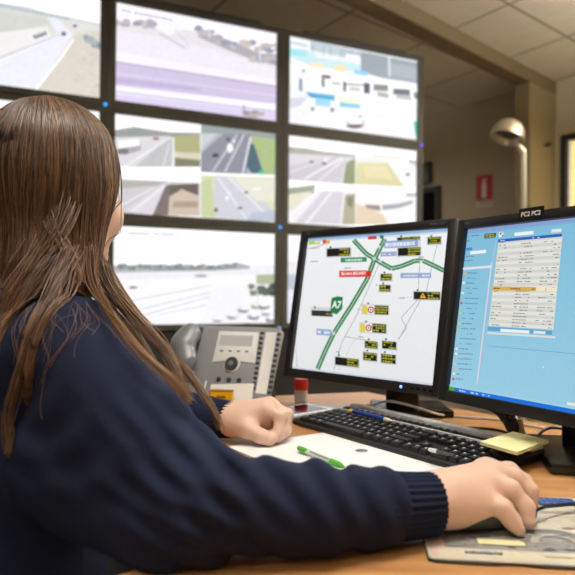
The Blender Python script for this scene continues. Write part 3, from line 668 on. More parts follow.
P.poly([(291, 366.5), (434, 383.6), (433.9, 385.5), (290.8, 368.2)], (206, 212, 226))
GREEN = (44, 128, 78); LG = (120, 172, 140); THIN = (132, 134, 136)
for L in ((285, 140, 240, 240, 215, 300, 165, 392, 140, 478), (415, 62, 415, 130, 408, 255, 355, 312, 372, 345, 345, 382), (470, 78, 455, 140, 436, 225, 400, 285, 348, 380), (175, 372, 250, 385), (60, 92, 110, 78), (215, 285, 300, 300), (18, 380, 22, 470)): P.line(t(*L), .5, THIN)
P.line(t(155, 478, 200, 392, 260, 330), .4, (190, 190, 190)); P.line(t(345, 250, 400, 245), .4, (180, 180, 180))
main = t(303, 60, 270, 125, 246, 190, 200, 268, 140, 362, 112, 420, 88, 476); cross = t(203, 64, 225, 88, 244, 108, 270, 124, 300, 142, 325, 155, 355, 148, 400, 130, 425, 130, 460, 146, 492, 162)
for L in (cross, main): P.line(L, 4.6, GREEN)
for L in (cross, main): P.line(L, .9, (190, 206, 190))
def sg(x0, y0, x1, y1, c, c2=None, split=.5):
    (a0, b0), (a1, b1) = t(x0, y0, x1, y1); k = kk((b0+b1)/2)
    P.rect(a0, b0, a1, b1, c, k)
    if c2: xs = a0+(a1-a0)*split; P.rect(xs, b0+(xs-a0)*k, a1, b1+(xs-a0)*k, c, k)
def vms(x0, y0, x1, y1, left=0.0):      # variable message sign: yellow characters on black
    sg(x0-3, y0-3, x1+3, y1+4, (206, 210, 212)); sg(x0, y0, x1, y1, (28, 28, 26))
    (a0, b0), (a1, b1) = t(x0+(x1-x0)*left, y0, x1, y1); (a00, _), = t(x0, y0); k = kk((b0+b1)/2); off = (a0-a00)*k; nrow = 3 if y1-y0 > 21 else 2; hh = (b1-b0)/nrow
    for r in range(nrow): P.dashes(a0+.6, b0+off+hh*(r+.22), a1-.5, hh*.55, (176, 172, 44), k, .82)
    (gx, gy), = t(x0+12, y0-5); P.blob(gx, gy, 1.1, 1.1, (36, 110, 60), 8, 0)
for q in ((118, 92, 193, 117, .5), (345, 90, 417, 115, .42), (440, 56, 482, 78, .05), (343, 57, 415, 66, .1), (290, 173, 325, 193, .03), (286, 208, 321, 228, .03), (240, 386, 280, 408, .05), (295, 386, 340, 410, .05), (235, 422, 278, 447, .05), (292, 427, 338, 455, .05), (145, 437, 220, 462, .48), (396, 229, 480, 253, .5)): vms(*q)
sg(66, 277, 140, 308, (208, 212, 216)); sg(70, 288, 136, 306, (52, 50, 46)); (x, y), = t(80, 279); P.blob(x, y, 1.1, 1.1, (36, 110, 60), 8, 0); P.dashes(x+8, y+5.6, x+17, 1.6, (150, 140, 60), .06)
for x0, y0 in ((232, 270), (225, 328)):
    sg(x0-2, y0-2, x0+86, y0+32, (204, 208, 212)); sg(x0, y0+4, x0+16, y0+30, (222, 206, 70)); sg(x0+16, y0+2, x0+38, y0+30, (236, 236, 232)); (x, y), = t(x0+27, y0+17); P.blob(x, y, 3.2, 3.4, (196, 40, 40), 14, 0); P.blob(x, y, 1.9, 2.1, (240, 238, 236), 12, 0); P.blob(x, y, .8, .9, (60, 60, 60), 8, 0)
    sg(x0+39, y0+3, x0+83, y0+31, (34, 34, 28)); (x, y), = t(x0+41, y0+6)
    for r in range(3): P.dashes(x, y+r*2.5, x+12.5, 1.6, (176, 172, 60), kk(y), .85)
    P.blob(x-7, y-3, 1.1, 1.1, (36, 110, 60), 8, 0)
(x, y), = t(425, 241); P.poly([(x-3, y+2.6), (x, y-2.9), (x+3.2, y+2.8)], (240, 176, 30)); P.rect(x-.4, y-1, x+.4, y+1.5, (60, 40, 10))
sg(163, 121, 246, 136, (52, 136, 98)); sg(158, 162, 246, 183, (214, 60, 58)); sg(160, 164, 244, 181, (226, 74, 70)); sg(246, 163, 261, 181, (208, 44, 34)); sg(250, 53, 278, 63, (212, 62, 62)); sg(288, 50, 300, 60, (40, 120, 70))
for x0, y0, x1, y1 in ((302, 68, 411, 91), (290, 103, 342, 117), (354, 170, 452, 186), (86, 347, 133, 367)):
    sg(x0, y0, x1, y1, (146, 168, 206)); (a0, b0), (a1, b1) = t(x0+4, y0+6, x1-4, y1-5); P.dashes(a0, b0, a1, b1-b0, (226, 232, 242), kk(b0), .85)
(x, y), = t(203, 171); P.text(x, y, .0092, 'Barriera MILANO', (250, 236, 236), True)
(x, y), = t(178, 126); P.dashes(x, y, x+17, 1.8, (214, 236, 224), kk(y), .9)
P.poly(t(134, 250, 152, 244, 170, 246, 168, 285, 150, 302, 129, 294), (38, 124, 74)); (x, y), = t(150, 272); P.text(x, y, .022, 'A7', (244, 248, 246), True)
for x, y in t(270, 123, 290, 131, 420, 134, 141, 362, 285, 86): P.blob(x, y, 1.5, 1.5, (238, 246, 250), 10, 0); P.blob(x, y, .8, .8, (120, 176, 210), 8, 0)
P.poly(t(62, 68, 80, 66, 80, 78, 62, 80), (170, 206, 90)); P.poly(t(80, 72, 98, 71, 98, 77, 80, 78), (222, 196, 70)); P.poly(t(106, 64, 116, 63, 116, 76, 106, 77), (212, 80, 50)); P.poly(t(116, 66, 128, 65, 128, 76, 116, 77), (226, 170, 60)); P.dashes(309, 248.5, 320, .7, (120, 120, 120), -.1)
for x0, y0, x1 in ((68, 132, 92), (176, 153, 196), (268, 207, 280), (352, 248, 368), (222, 372, 236), (150, 420, 160), (412, 118, 430)): (a0, b0), (a1, _) = t(x0, y0, x1, y0); P.dashes(a0, b0, a1, .9, (110, 110, 112), kk(b0), .9)
P.build('screen', m_screen1, mon1)

b2 = at_z(547.5, 475, DESK)
mon2, P2, H2 = monitor((.4071*.97, 1.0492*.97, EYE-.025*.97), -1.0613, .1449, (.495, 1.085), (b2.x+.004, b2.y, b2.x+.235, b2.y+.215, R(-11)), 'black monitor showing a blue page with a pale table', .97)
P = P2; t = T(440, 200, 2.874); t5 = T(460, 215, 5.0)
P.fill((126, 188, 216), (152, 204, 226))
P.poly([(466, 229), (580, 216.3), (580, 221), (465.4, 233)], (140, 160, 208)); P.poly([(465.4, 233), (580, 221), (580, 222.4), (465.2, 234.4)], (120, 176, 214))
P.poly([(498.6, 240.6), (562.6, 235), (553.2, 329.6), (488.6, 325.6)], (226, 226, 218))
for r in range(14):
    f0, f1 = r/14, (r+.5)/14; L = lambda f: (498.6-10*f, 240.6+85*f); Rr = lambda f: (562.6-9.4*f, 235+94.6*f)
    if 1: P.poly([L(f0), Rr(f0), Rr(f1), L(f1)], (210, 211, 204))
    for m in (.25, .75):
        f = (r+m)/14; (xa, ya), (xb, yb) = L(f), Rr(f)
        for u0, u1, dn in ((.02, .17, .55), (.36, .58, .8), (.72, .86, .6), (.88, .98, .5)):
            if random.random() < .8: P.dashes(xa+(xb-xa)*u0, ya+(yb-ya)*u0, xa+(xb-xa)*u1, .8, (112, 112, 112), (yb-ya)/(xb-xa), dn)
P.poly([(498.6, 239.6), (562.6, 233.8), (562.4, 236.6), (498.3, 242.4)], (36, 96, 186)); P.dashes(501, 240.4, 505, 1, (210, 226, 244), -.09); P.dashes(517, 239, 522, 1, (210, 226, 244), -.09); P.dashes(533, 237.6, 540, 1, (210, 226, 244), -.09)
P.poly([(492.6, 286.4), (536.4, 287.2), (536.2, 291.2), (492.2, 290.4)], (220, 174, 76)); P.poly([(536.4, 287.2), (557.4, 287.8), (557, 291.8), (536.2, 291.2)], (238, 228, 196)); P.dashes(494, 287.8, 500, 1.2, (130, 90, 30), .02); P.dashes(511, 288.2, 522, 1.2, (120, 84, 30), .02, .9); P.dashes(532, 288.6, 536, 1.2, (120, 84, 30), .02); P.rect(546, 288, 546.5, 291, (120, 90, 40))
P.poly([(488.4, 326.6), (552.8, 330.8), (552.4, 335), (488, 330.6)], (96, 160, 206)); P.poly([(501, 328.8), (530, 330.6), (529.8, 333.6), (500.8, 331.8)], (238, 240, 236)); P.poly([(534, 330.8), (546, 331.5), (545.8, 334.2), (533.8, 333.4)], (230, 230, 222))
P.poly([(488, 332), (556, 336.4), (555.8, 338.4), (487.8, 334)], (214, 220, 220)); P.poly([(488, 345.6), (580, 354), (580, 354.6), (488, 346.2)], (104, 160, 190))
P.poly([(515, 232.8), (534, 231), (533.8, 234.4), (514.8, 236.2)], (238, 240, 240)); P.poly([(552, 229.6), (562, 228.6), (561.8, 232), (551.8, 233)], (226, 232, 226))
P.poly([(485, 234), (496.5, 232.8), (496.2, 237.6), (484.7, 238.8)], (70, 72, 54)); P.dashes(486, 234.8, 495.5, 1, (190, 190, 120), -.1, .9); P.dashes(486, 236.8, 495.5, 1, (190, 190, 120), -.1, .9)
P.poly([(499.5, 232.4), (504, 231.9), (503.6, 237), (499.2, 237.6)], (230, 234, 236)); P.blob(501, 234, .8, 1, (30, 30, 40)); P.blob(503, 236, .9, .8, (30, 30, 40)); P.blob(502.4, 232.8, .8, .5, (200, 60, 50))
P.line([(492.6, 262.6), (478, 384)], 2.3, (206, 214, 222)); P.line([(493.4, 262.6), (478.9, 384)], .8, (160, 176, 220)); P.poly([(461.8, 267.8), (492.4, 265.4), (492.2, 267.8), (461.6, 270.2)], (220, 226, 226)); P.line([(496.6, 240), (492.8, 264)], 1.2, (170, 190, 224))
P.poly([(471, 251.4), (486.6, 249.8), (486.4, 253), (470.8, 254.6)], (238, 240, 240))
for k in range(3): P.rect(464.8+k*2.7, 248.2-k*.25, 467+k*2.7, 250.8-k*.25, (40, 120, 200))
for x0, y0, x1 in ((464.5, 241, 471), (472, 235.5, 480), (464.5, 256.6, 476), (464, 260.6, 473), (465, 237, 470)): P.dashes(x0, y0, x1, .9, (70, 120, 170), -.08, .85)
for k in range(22):
    f = k/21; y = 273+f*106; x = 465.4-f*11.4
    c = random.choice([(206, 70, 60), (230, 200, 90), (236, 238, 236), (226, 176, 120)])
    if k % 2 == 0 or k > 14: P.blob(x, y, 1.2, 1.3, c, 8, .1)
    P.dashes(x+2.6, y-.4, x+2.6+random.uniform(7, 16), .8, (70, 118, 150), .04, .8)
P.poly([(448.6, 384.6), (580, 408.8), (580, 410), (448.4, 385.6)], (170, 206, 224)); P.poly([(448.3, 386.2), (580, 410.4), (580, 416), (447.6, 391.4)], (26, 112, 218)); P.poly([(448.3, 386.2), (455.4, 387.5), (454.9, 392.8), (447.6, 391.4)], (70, 160, 60))
for k in range(3): x = 459+k*11.5; y = 388.6+k*2.1; P.poly([(x, y), (x+9.6, y+1.8), (x+9.4, y+5), (x-.2, y+3.2)], (44, 130, 230)); P.dashes(x+1, y+1.4, x+8, 1, (220, 232, 246), .19, .9)
P.poly([(568, 402), (580, 404), (580, 407), (567.8, 405)], (226, 230, 222)); P.poly([(543.4, 365.6), (544.8, 367.6), (543.6, 367.8)], (240, 240, 240))
P.build('screen', m_screen2, mon2)
# black label with the two white names, stuck on the top bezel
lab = H2 @ Matrix.Translation((-.033, MH*.97/2+.0125, .0082))
mb = MB(); mb.box((0, 0, 0), (.05, .019, .0012), lab, bev=.0004); nl = mb.build('name_label', mat('label_black', (6, 6, 6), .4), mon2, world=True)
lettering(nl, lab @ Matrix.Translation((0, -.0012, .0008)), 'PC2 PC2', .0105, mat('label_white', (226, 226, 226), .5), 'label_lettering', True)

# ================================================================== KEYBOARD
KA = R(-54.9); kx = V3(math.cos(KA), math.sin(KA)); ky = V3(-math.sin(KA), math.cos(KA))
KL, KD = .455, .165
BR = V3(.410, 1.035)
kc = BR-kx*KL/2-ky*KD/2
KM = Matrix.Translation((kc.x, kc.y, DESK+.0112)) @ Matrix.Rotation(KA, 4, 'Z') @ Matrix.Rotation(R(4.6), 4, 'X')
kb = thing('keyboard', KM, 'black computer keyboard with a grey rear edge', 'keyboard')
m_kb = mat('keyboard_black', (24, 24, 26), .5, var=.1, bump=.1, bscale=1200); m_key = mat('key_black', (32, 32, 35), .42, var=.1, bump=.1, bscale=1500); m_silver = mat('keyboard_silver', (206, 208, 213), .45)
mb = MB(); mb.prism([(-KD/2, -.004), (KD/2, -.0135), (KD/2, .004), (-KD/2, .004)], -KL/2, KL/2, Matrix(((0, 0, 1, 0), (1, 0, 0, 0), (0, 1, 0, 0), (0, 0, 0, 1))), bev=.0022); mb.build('case', m_kb, kb, smooth=40)
mb = MB(); mb.box((0, KD/2-.0085, .0074), (KL-.004, .0165, .011), bev=.003); mb.box((KL/2-.014, KD/2-.0245, .0052), (.024, .018, .0066), bev=.002); mb.build('rear_trim', m_silver, kb, smooth=40)
mb = MB(); mb.box((0, .0322, .0074), (KL-.012, .0034, .0066)); mb.build('silver_line', m_silver, kb)
keys = []; p = .0187; yr = [.0165, -.0037, -.0239, -.0441, -.0645]
x0 = -KL/2+.008; fx = x0
for grp, n0 in ((1, 1), (4, 4), (4, 4), (4, 4), (3, 3)):
    for k in range(grp): keys.append((fx+.0075, .0465, .0145, .0135)); fx += .0166
    fx += .0085
for k in range(4): keys.append((.148+k*.0158, .0465, .0140, .011))
def row(y, ws, x=x0):
    for w in ws:
        if w > 0: keys.append((x+w*p/2, y, w*p-.0022, .0178))
        x += abs(w)*p
row(yr[0], [1]*13+[2]); row(yr[1], [1.5]+[1]*12+[1.5]); row(yr[2], [1.75]+[1]*11+[2.25]); row(yr[3], [1.25]+[1]*11+[2.75]); row(yr[4], [1.25, 1.25, 1.25, 6.25, 1.25, 1.25, 1.25, 1.25])
xn = x0+15.25*p
for y in yr[:2]: row(y, [1, 1, 1], xn)
row(yr[3], [-1, 1], xn); row(yr[4], [1, 1, 1], xn)
xp = xn+3.25*p
for y in yr[:3]: row(y, [1, 1, 1, 1], xp)
row(yr[3], [1, 1, 1, 1], xp); row(yr[4], [2, 1, 1], xp)
key_mesh = {}
m_legend = mat('key_legend', (206, 206, 206), .5)
def key_obj(w, d):
    kk_ = (round(w, 4), round(d, 4))
    if kk_ not in key_mesh:
        bm = bmesh.new(); z0, z1, i = 0, .0075, .0018
        lo = [bm.verts.new(v) for v in ((-w/2, -d/2, z0), (w/2, -d/2, z0), (w/2, d/2, z0), (-w/2, d/2, z0))]; hi = [bm.verts.new(v) for v in ((-w/2+i, -d/2+i*.7, z1), (w/2-i, -d/2+i*.7, z1), (w/2-i, d/2-i, z1), (-w/2+i, d/2-i, z1))]
        for k in range(4): bm.faces.new((lo[k], lo[(k+1) % 4], hi[(k+1) % 4], hi[k]))
        bm.faces.new(hi); bm.faces.new(lo[::-1]); bmesh.ops.bevel(bm, geom=list(bm.edges), offset=.0007, segments=2, affect='EDGES')
        m = MB().bm(bm); q = -w/2+.0042
        if w < .07: m.add([(q, .0006, z1+.0001), (q+.0034, .0006, z1+.0001), (q+.0034, .0052, z1+.0001), (q, .0052, z1+.0001)], [(0, 1, 2, 3)], 1)
        me = bpy.data.meshes.new('key'); me.from_pydata(m.v, [], m.f); me.materials.append(m_key); me.materials.append(m_legend); me.polygons.foreach_set('material_index', m.m)
        key_mesh[kk_] = me
    return key_mesh[kk_]
print('keys', len(keys))
keys.sort(key=lambda k: -k[0])
for i, (x, y, w, d_) in enumerate(keys[:99]): link('key', key_obj(w, d_), kb, (x, y, .0040))
if keys[99:]:
    mb = MB()
    for x, y, w, d_ in keys[99:]:
        me = key_obj(w, d_); mb.add([v.co+Vector((x, y, .0040)) for v in me.vertices], [tuple(q.vertices) for q in me.polygons])
    mb.build('key', m_key, kb)['kind'] = 'stuff'
# yellow notes on its rear right corner
nz = DESK+.0365
cs = [at_z(u, v, nz) for u, v in ((480, 441.5), (513, 431.5), (549, 440), (517, 452))]
cm = sum(cs, Vector())/4; cs2 = [(q.x, q.y) for q in cs]
sn = MB(); sn.prism(cs2[::-1], nz-.005, nz); tag(sn.build('sticky_notes', mat('note_yellow', (232, 230, 172), .8, var=.03)), 'pale yellow sticky note pad on the rear right corner of the keyboard', 'sticky notes')

# ================================================================== PAPERS, PENS, SMALL THINGS
m_paper = mat('paper', (236, 236, 236), .8, var=.015)
pb = V3(.071, 1.236)+kx*.001; kdir = kx; pdn = -ky
sh = MB(); cc = [pb, pb+kdir*.297, pb+kdir*.297+pdn*.21, pb+pdn*.21]
sh.prism([(q.x, q.y) for q in cc][::-1], DESK+.0003, DESK+.0011)
paper = sh.build('paper_sheet', m_paper); tag(paper, 'blank white paper sheet under her left hand and the green pen', 'paper')
q = at_z(361.5, 451, DESK+.0012)
mb = MB(); mb.lathe([(.0005, 0), (.0095, 0), (.0105, .0006), (.0095, .0014), (.004, .0017), (.0005, .0017)], 24, Matrix.Translation(q)); tag(mb.build('coin', mat('coin_metal', (150, 150, 150), .4, .8, var=.2, scale=300), smooth=30), 'small grey coin lying on the white paper near the keyboard', 'coin')
def pen(name, a_, b_, r, specs, label, cat, lift=0):
    d = (b_-a_); L = d.length; z = d.normalized(); x = z.orthogonal().normalized(); y = z.cross(x)
    Mx = frame_matrix(a_, x, y, z); t = thing(name, Mx, label, cat)
    for nm, m_, prof in specs(L, r):
        mb = MB(); mb.lathe(prof, 20, None); mb.build(nm, m_, t, smooth=35)
    return t, L
m_gr = mat('pen_green', (88, 178, 58), .35, var=.05); m_clear = mat('pen_clear', (212, 226, 214), .2, var=.05)
a_ = at_z(298.5, 448, DESK+.0078); b_ = at_z(345, 467, DESK+.0046)
gp, L = pen('ballpoint_pen', a_, b_, .0045, lambda L, r: [
    ('end_plug', m_gr, [(.001, 0), (r*.75, 0), (r, .003), (r*1.02, L*.2), (.001, L*.2)]),
    ('barrel', m_clear, [(.001, L*.2), (r, L*.2), (r, L*.72), (.001, L*.72)]),
    ('grip', m_gr, [(.001, L*.72), (r*1.08, L*.72), (r*1.1, L*.8), (r, L*.9), (r*.45, L*.965), (.0012, L*.98), (.0006, L)])], 'clear ballpoint pen with bright green ends on the white paper', 'pen')
mb = MB(); mb.box((0, -.0047, L*.13), (.004, .0018, L*.2), bev=.0006); mb.build('clip', m_gr, gp)
mb = MB(); mb.tube([(.0, -.0035, L*.3), (0, -.0035, L*.7)], .0018, 8); mb.build('refill', mat('refill_grey', (140, 150, 158), .3), gp)
a_ = at_z(349.5, 410.5, DESK+.0325); b_ = at_z(392, 421, DESK+.0325)
m_bl = mat('pencil_blue', (26, 58, 140), .35, var=.05)
pen('pencil', a_, b_, .004, lambda L, r: [
    ('end_cap', mat('pencil_yellow', (232, 190, 60), .4), [(.001, 0), (r*.8, 0), (r, .004), (r, L*.10), (.001, L*.10)]),
    ('barrel', m_bl, [(.001, L*.10), (r*1.08, L*.10), (r*1.08, L*.84), (.001, L*.84)]),
    ('tip', mat('pencil_white', (226, 222, 196), .4), [(.001, L*.84), (r, L*.84), (r*.9, L*.93), (.0012, L)])], 'short blue pencil with yellow end resting across the keyboard', 'pencil')
a_ = at_z(429, 449.5, DESK+.0245); b_ = at_z(455, 455.5, DESK+.0245)
pen('pen_cap', a_, b_, .0032, lambda L, r: [('cap_end', mat('cap_white', (232, 232, 232), .3), [(.001, 0), (r*.8, .0), (r, .003), (r, L*.32), (.001, L*.32)]), ('sleeve', mat('cap_clear', (84, 86, 88), .2, var=.1), [(.001, L*.32), (r*.9, L*.32), (r*.75, L), (.001, L)])], 'clear pen cap with white end lying on the keyboard keys', 'pen cap')
# notepad and phone beyond her left hand
def quad_prism(pxs, z0, z1): return [(q.x, q.y) for q in (at_z(u, v, z1) for u, v in pxs)][::-1]
npd = MB(); BL = BR-kx*(KL+.006); nq = [at_z(262, 422, DESK+.01), at_z(300, 403.5, DESK+.01), at_z(349, 404.5, DESK+.01), BL, BL-ky*.10]
npd.prism([(q.x, q.y) for q in nq][::-1], DESK+.0004, DESK+.010)
tag(npd.build('notepad', mat('notepad_white', (226, 226, 224), .8, var=.03)), 'white notepad under the smartphone beside the keyboard', 'notepad')
c4 = [at_z(u, v, DESK+.0195) for u, v in ((262, 411.5), (318, 403), (334.5, 409.8), (282, 418.6))]
o = sum(c4, Vector())/4; ex = ((c4[1]-c4[0])+(c4[2]-c4[3])).normalized(); ey = Vector((0, 0, 1)).cross(ex)
wl = ((c4[1]-c4[0]).length+(c4[2]-c4[3]).length)/2; wh = abs((c4[1]-c4[2]).dot(ey))
o = o-kx*.013
ph = thing('smartphone', frame_matrix(Vector((o.x, o.y, DESK+.0104)), ex, ey, Vector((0, 0, 1))), 'white smartphone with dark screen lying on the white notepad', 'smartphone')
mb = MB(); mb.box((0, 0, .0045), (wl, wh, .009), bev=.0028, seg=3); mb.build('case', mat('phone_white', (228, 230, 232), .3), ph, smooth=40)
mb = MB(); mb.box((-.004, 0, .0091), (wl*.80, wh*.86, .0008), bev=.0003); mb.build('display', mat('phone_glass', (8, 8, 10), .08), ph)
mb = MB(); mb.lathe([(.0005, 0), (wh*.1, 0), (wh*.1, .0006), (.0005, .0006)], 20, Matrix.Translation((wl*.45, 0, .009))); mb.build('home_button', mat('button_grey', (200, 200, 204), .4), ph)
q = at_z(301, 403.5, DESK)
gl = thing('glue_bottle', q, 'small clear bottle with red cap beside the desk phone', 'bottle')
mb = MB(); mb.lathe([(.001, 0), (.0145, 0), (.0155, .002), (.0155, .031), (.0145, .0335), (.001, .0335)], 28); mb.build('bottle_body', mat('bottle_clear', (186, 192, 204), .3, var=.06), gl, smooth=35)
mb = MB(); mb.lathe([(.0157, .008), (.01585, .008), (.01585, .028), (.0157, .028)], 28); mb.build('bottle_label', mat('bottle_label', (205, 208, 216), .6, var=.2, scale=160), gl, smooth=35)
mb = MB(); mb.lathe([(.001, .0335), (.0162, .0335), (.0165, .036), (.0160, .056), (.0150, .059), (.001, .0595)], 32); mb.build('bottle_cap', mat('cap_red', (214, 34, 22), .35), gl, smooth=35)

# ================================================================== DESK PHONE
br_ = Vector((-.046, 1.50, DESK+.012)); upv = Vector((.034, .08, .168)).normalized()
pxv = Vector((.92, -.39, 0)); pxv = (pxv-upv*pxv.dot(upv)).normalized(); pzv = pxv.cross(upv)
PH_W, PH_H = .245, .19
PM = frame_matrix(br_-pxv*PH_W, pxv, upv, pzv)         # local: x right, y up the face, z out of it
tp = thing('desk_phone', PM, 'grey desk telephone with key strip behind her left hand', 'telephone')
m_ph = mat('phone_grey', (150, 153, 159), .45, .1, var=.04, bump=.05, bscale=900); m_phd = mat('phone_dark', (58, 60, 64), .4); m_ps = mat('phone_silver', (226, 228, 229), .4, 0, var=.03)
def pl(u, v):
    q = at_plane(u, v, br_, pzv)-br_; return q.dot(pxv)+PH_W, q.dot(upv)
mb = MB(); mb.prism([(.0, .0), (PH_W, .0), (PH_W, PH_H-.008), (PH_W-.008, PH_H), (.012, PH_H), (0, PH_H-.012)], -.022, 0, bev=.004); mb.build('body', m_ph, tp, smooth=35)
# rear stand
fb = V3(pzv.x, pzv.y).normalized()*-1
st_ = [Vector((x, .14, -.02)) for x in (.05, .2)]
for x in (.05, .2):
    top_ = PM @ Vector((x, .15, -.018)); foot = Vector((top_.x, top_.y, DESK+.003))+fb*.05; mb = MB(); mb.tube([top_, foot], .008, 10); mb.build('stand_leg', m_phd, tp, world=True)
t6 = T(170, 280, 4.423); t7 = T(170, 310, 5.75)
def pp(tt, *a): return [pl(*q) for q in tt(*a)]
pan = pp(t7, 285, 122, 512, 130, 488, 308, 412, 306)
cx_, cy_ = pl(*t7(357, 312)[0]); rr_ = .0215
pts = pan[:3]
for k in range(9): an = R(20-k*27.5); pts.append((cx_+rr_*math.cos(an), cy_+rr_*math.sin(an)))
pts += pp(t7, 245, 302)
mb = MB(); mb.prism(pts[::-1], -.001, .0025, bev=.0008); mb.build('display_panel', m_ps, tp, smooth=30)
mb = MB(); mb.prism(pp(t7, 297, 146, 482, 151, 472, 212, 282, 206)[::-1], .002, .0030); mb.build('display', mat('phone_lcd', (186, 190, 196), .25, var=.05), tp)
for k in range(4):
    x, y = pl(*t7(300+k*48, 237+k*1.0)[0]); mb = MB(); mb.box((x, y, .003), (.0088, .0032, .002), bev=.0006); mb.build('soft_key', m_phd, tp)
mb = MB(); mb.lathe([(.001, 0), (.0175, 0), (.0175, .004), (.0155, .0055), (.001, .0055)], 30, Matrix.Translation((cx_, cy_, .002))); mb.build('navigation_ring', m_phd, tp, smooth=35)
mb = MB(); mb.lathe([(.001, 0), (.0065, 0), (.0065, .002), (.001, .0026)], 20, Matrix.Translation((cx_, cy_, .0073))); mb.build('navigation_button', mat('nav_button', (120, 126, 132), .35), tp, smooth=35)
mb = MB(); mb.prism(pp(t6, 426, 232, 473, 232, 425, 506, 379, 501)[::-1], -.001, .0015); mb.build('label_strip', mat('label_strip_white', (236, 236, 236), .6), tp)
for (xa, ya, xb, yb) in ((409, 235, 371, 478), (483, 240, 440, 497)):
    for k in range(12):
        f = k/11; x, y = pl(*t6(xa+(xb-xa)*f, ya+(yb-ya)*f)[0]); mb = MB(); mb.lathe([(.0005, 0), (.0042, 0), (.0042, .002), (.0030, .0035), (.0005, .0038)], 14, Matrix.Translation((x, y, -.0005)) @ Matrix.Scale(1.3, 4, (1, 0, 0))); mb.build('line_key', m_phd, tp, smooth=40)
for k in range(3):
    x, y = pl(*t6(216+k*45, 440+k*2)[0]); mb = MB(); mb.lathe([(.0005, 0), (.0060, 0), (.0060, .003), (.0045, .005), (.0005, .0054)], 18, Matrix.Translation((x, y, -.0005))); mb.build('function_key', m_phd, tp, smooth=40)
for r_ in range(4):
    for c_ in range(3):
        x, y = pl(*t6(222+c_*44-r_*6, 474+r_*20)[0])
        mb = MB(); mb.box((x, max(y, .006), .001), (.014, .0085, .004), bev=.0012); mb.build('number_key', m_phd, tp)
x, y = pl(*t6(155, 470)[0]); mb = MB(); mb.box((x, y, .001), (.004, .028, .003), bev=.0012); mb.build('volume_bar', m_ps, tp)
x, y = pl(*t6(484, 210)[0]); mb = MB(); mb.box((x, y, .002), (.010, .004, .003), bev=.001); mb.build('message_light', mat('message_blue', (120, 170, 230), .3, emit=.25), tp)
lettering(tp, PM @ Matrix.Translation((*pl(*t6(245, 216)[0]), .0006)), 'VoIP', .007, m_ps, 'lettering') if 0 else None
# handset along the left side of the phone, on its cradle
hx0, hy0 = pl(*t6(112, 232)[0]); hx1, hy1 = pl(*t6(72, 425)[0])
hx0 += .004
A3 = lambda x, y, z: np.array(PM @ Vector((x, y, z)))
hp = [Cone(A3(hx0-.002, hy0-.014, .026), A3(hx0-.008, hy0-.045, .034), .0265, .0255, .012, sq=(pzv, .8)), Cone(A3(hx0-.008, hy0-.045, .034), A3(hx1+.006, hy1+.03, .032), .0255, .0245, .02, sq=(pzv, .75)),
      Cone(A3(hx1+.006, hy1+.03, .032), A3(hx1+.003, hy1+.006, .022), .0245, .026, .016, sq=(pzv, .8)), Cone(A3(hx0-.002, hy0-.014, .02), A3(hx0-.002, hy0-.014, .006), .021, .019, .008), Cone(A3(hx1+.003, hy1+.006, .02), A3(hx1+.003, hy1+.006, .006), .021, .019, .008)]
Vh, Qh = solid(hp, .0022); np_mesh('handset', Vh, Qh, mat('handset_grey', (122, 126, 132), .32, .1, var=.03), tp)
mb = MB(); mb.box((hx0-.006, (hy0+hy1)/2, -.004), (.05, .15, .012), bev=.005); mb.build('cradle', m_phd, tp, smooth=35)
# white note card and the yellow box leaning in front of the phone
cq = [at_plane(u, v, br_+pzv*.024, pzv) for u, v in ((211, 384.5), (254, 383.5), (251, 408), (208, 409))]
mb = MB(); lift = pzv*.0012
mb.add(cq+[x+lift for x in cq], [(3, 2, 1, 0), (4, 5, 6, 7), (0, 1, 5, 4), (1, 2, 6, 5), (2, 3, 7, 6), (3, 0, 4, 7)]); tag(mb.build('note_card', m_paper), 'white note card leaning against the lower part of the desk phone', 'card')
o = at_z(221.5, 409, DESK+.0002); yb = thing('yellow_box', Matrix.Translation(o+Vector((.0, .0, 0))) @ Matrix.Rotation(R(-8), 4, 'Z'), 'small yellow box standing in front of the desk phone', 'box')
bw_ = 23.5/654*o.y; bh_ = 19/654*o.y
mb = MB(); mb.box((0, 0, bh_/2), (bw_, .016, bh_), bev=.0015); mb.build('carton', mat('box_yellow', (226, 178, 24), .35, var=.04), yb)
mb = MB(); mb.box((0, -.0001, bh_-.0014), (bw_+.0008, .0166, .003), bev=.0006); mb.box((-bw_/2+.001, 0, bh_/2), (.0022, .0168, bh_), bev=.0006); mb.build('dark_edge', mat('box_brown', (150, 104, 12), .4), yb)
mb = MB(); mb.prism([(-.011, -.003), (.011, -.003), (.0095, .002), (.006, .0035), (.002, .002), (-.002, .002), (-.006, .0035), (-.0095, .002)], 0, .0006, frame_matrix(Vector((0, -.0082, bh_*.66)), Vector((1, 0, 0)), Vector((0, 0, 1)), Vector((0, -1, 0)))); mb.build('printed_mark', mat('box_print', (120, 84, 10), .5), yb)

# ================================================================== MOUSE AND MOUSE PAD
m_print = picture_mat('pad_print', 0, .45, .06, 160)
fl_ = at_z(428.5, 560, DESK+.003); pe = V3(.9939, -.11); pu = V3(.11, .9939)
PW, PD = .222, .222
pad = thing('mouse_pad', Matrix.Translation(fl_*1), 'mouse pad printed like a banknote under her right hand', 'mouse pad')
mb = MB(); z0 = DESK+.0003; o = V3(fl_.x, fl_.y)
def pq(u, v, z): q = o+pe*u+pu*v; return Vector((q.x, q.y, z))
arch = [(0, .004), (.008, 0), (.062, 0), (.070, .0018), (.078, .0034), (.088, .0034), (.097, .0015), (.106, 0), (PW-.006, 0), (PW, .004)]
mb.prism([(q.x, q.y) for q in [pq(u, v, 0) for u, v in arch+[(PW, PD-.006), (PW-.006, PD), (.006, PD), (0, PD-.006)]]], z0, DESK+.0028, bev=.0006); mb.build('rubber_base', mat('pad_rubber', (52, 54, 54), .7), pad, world=True)
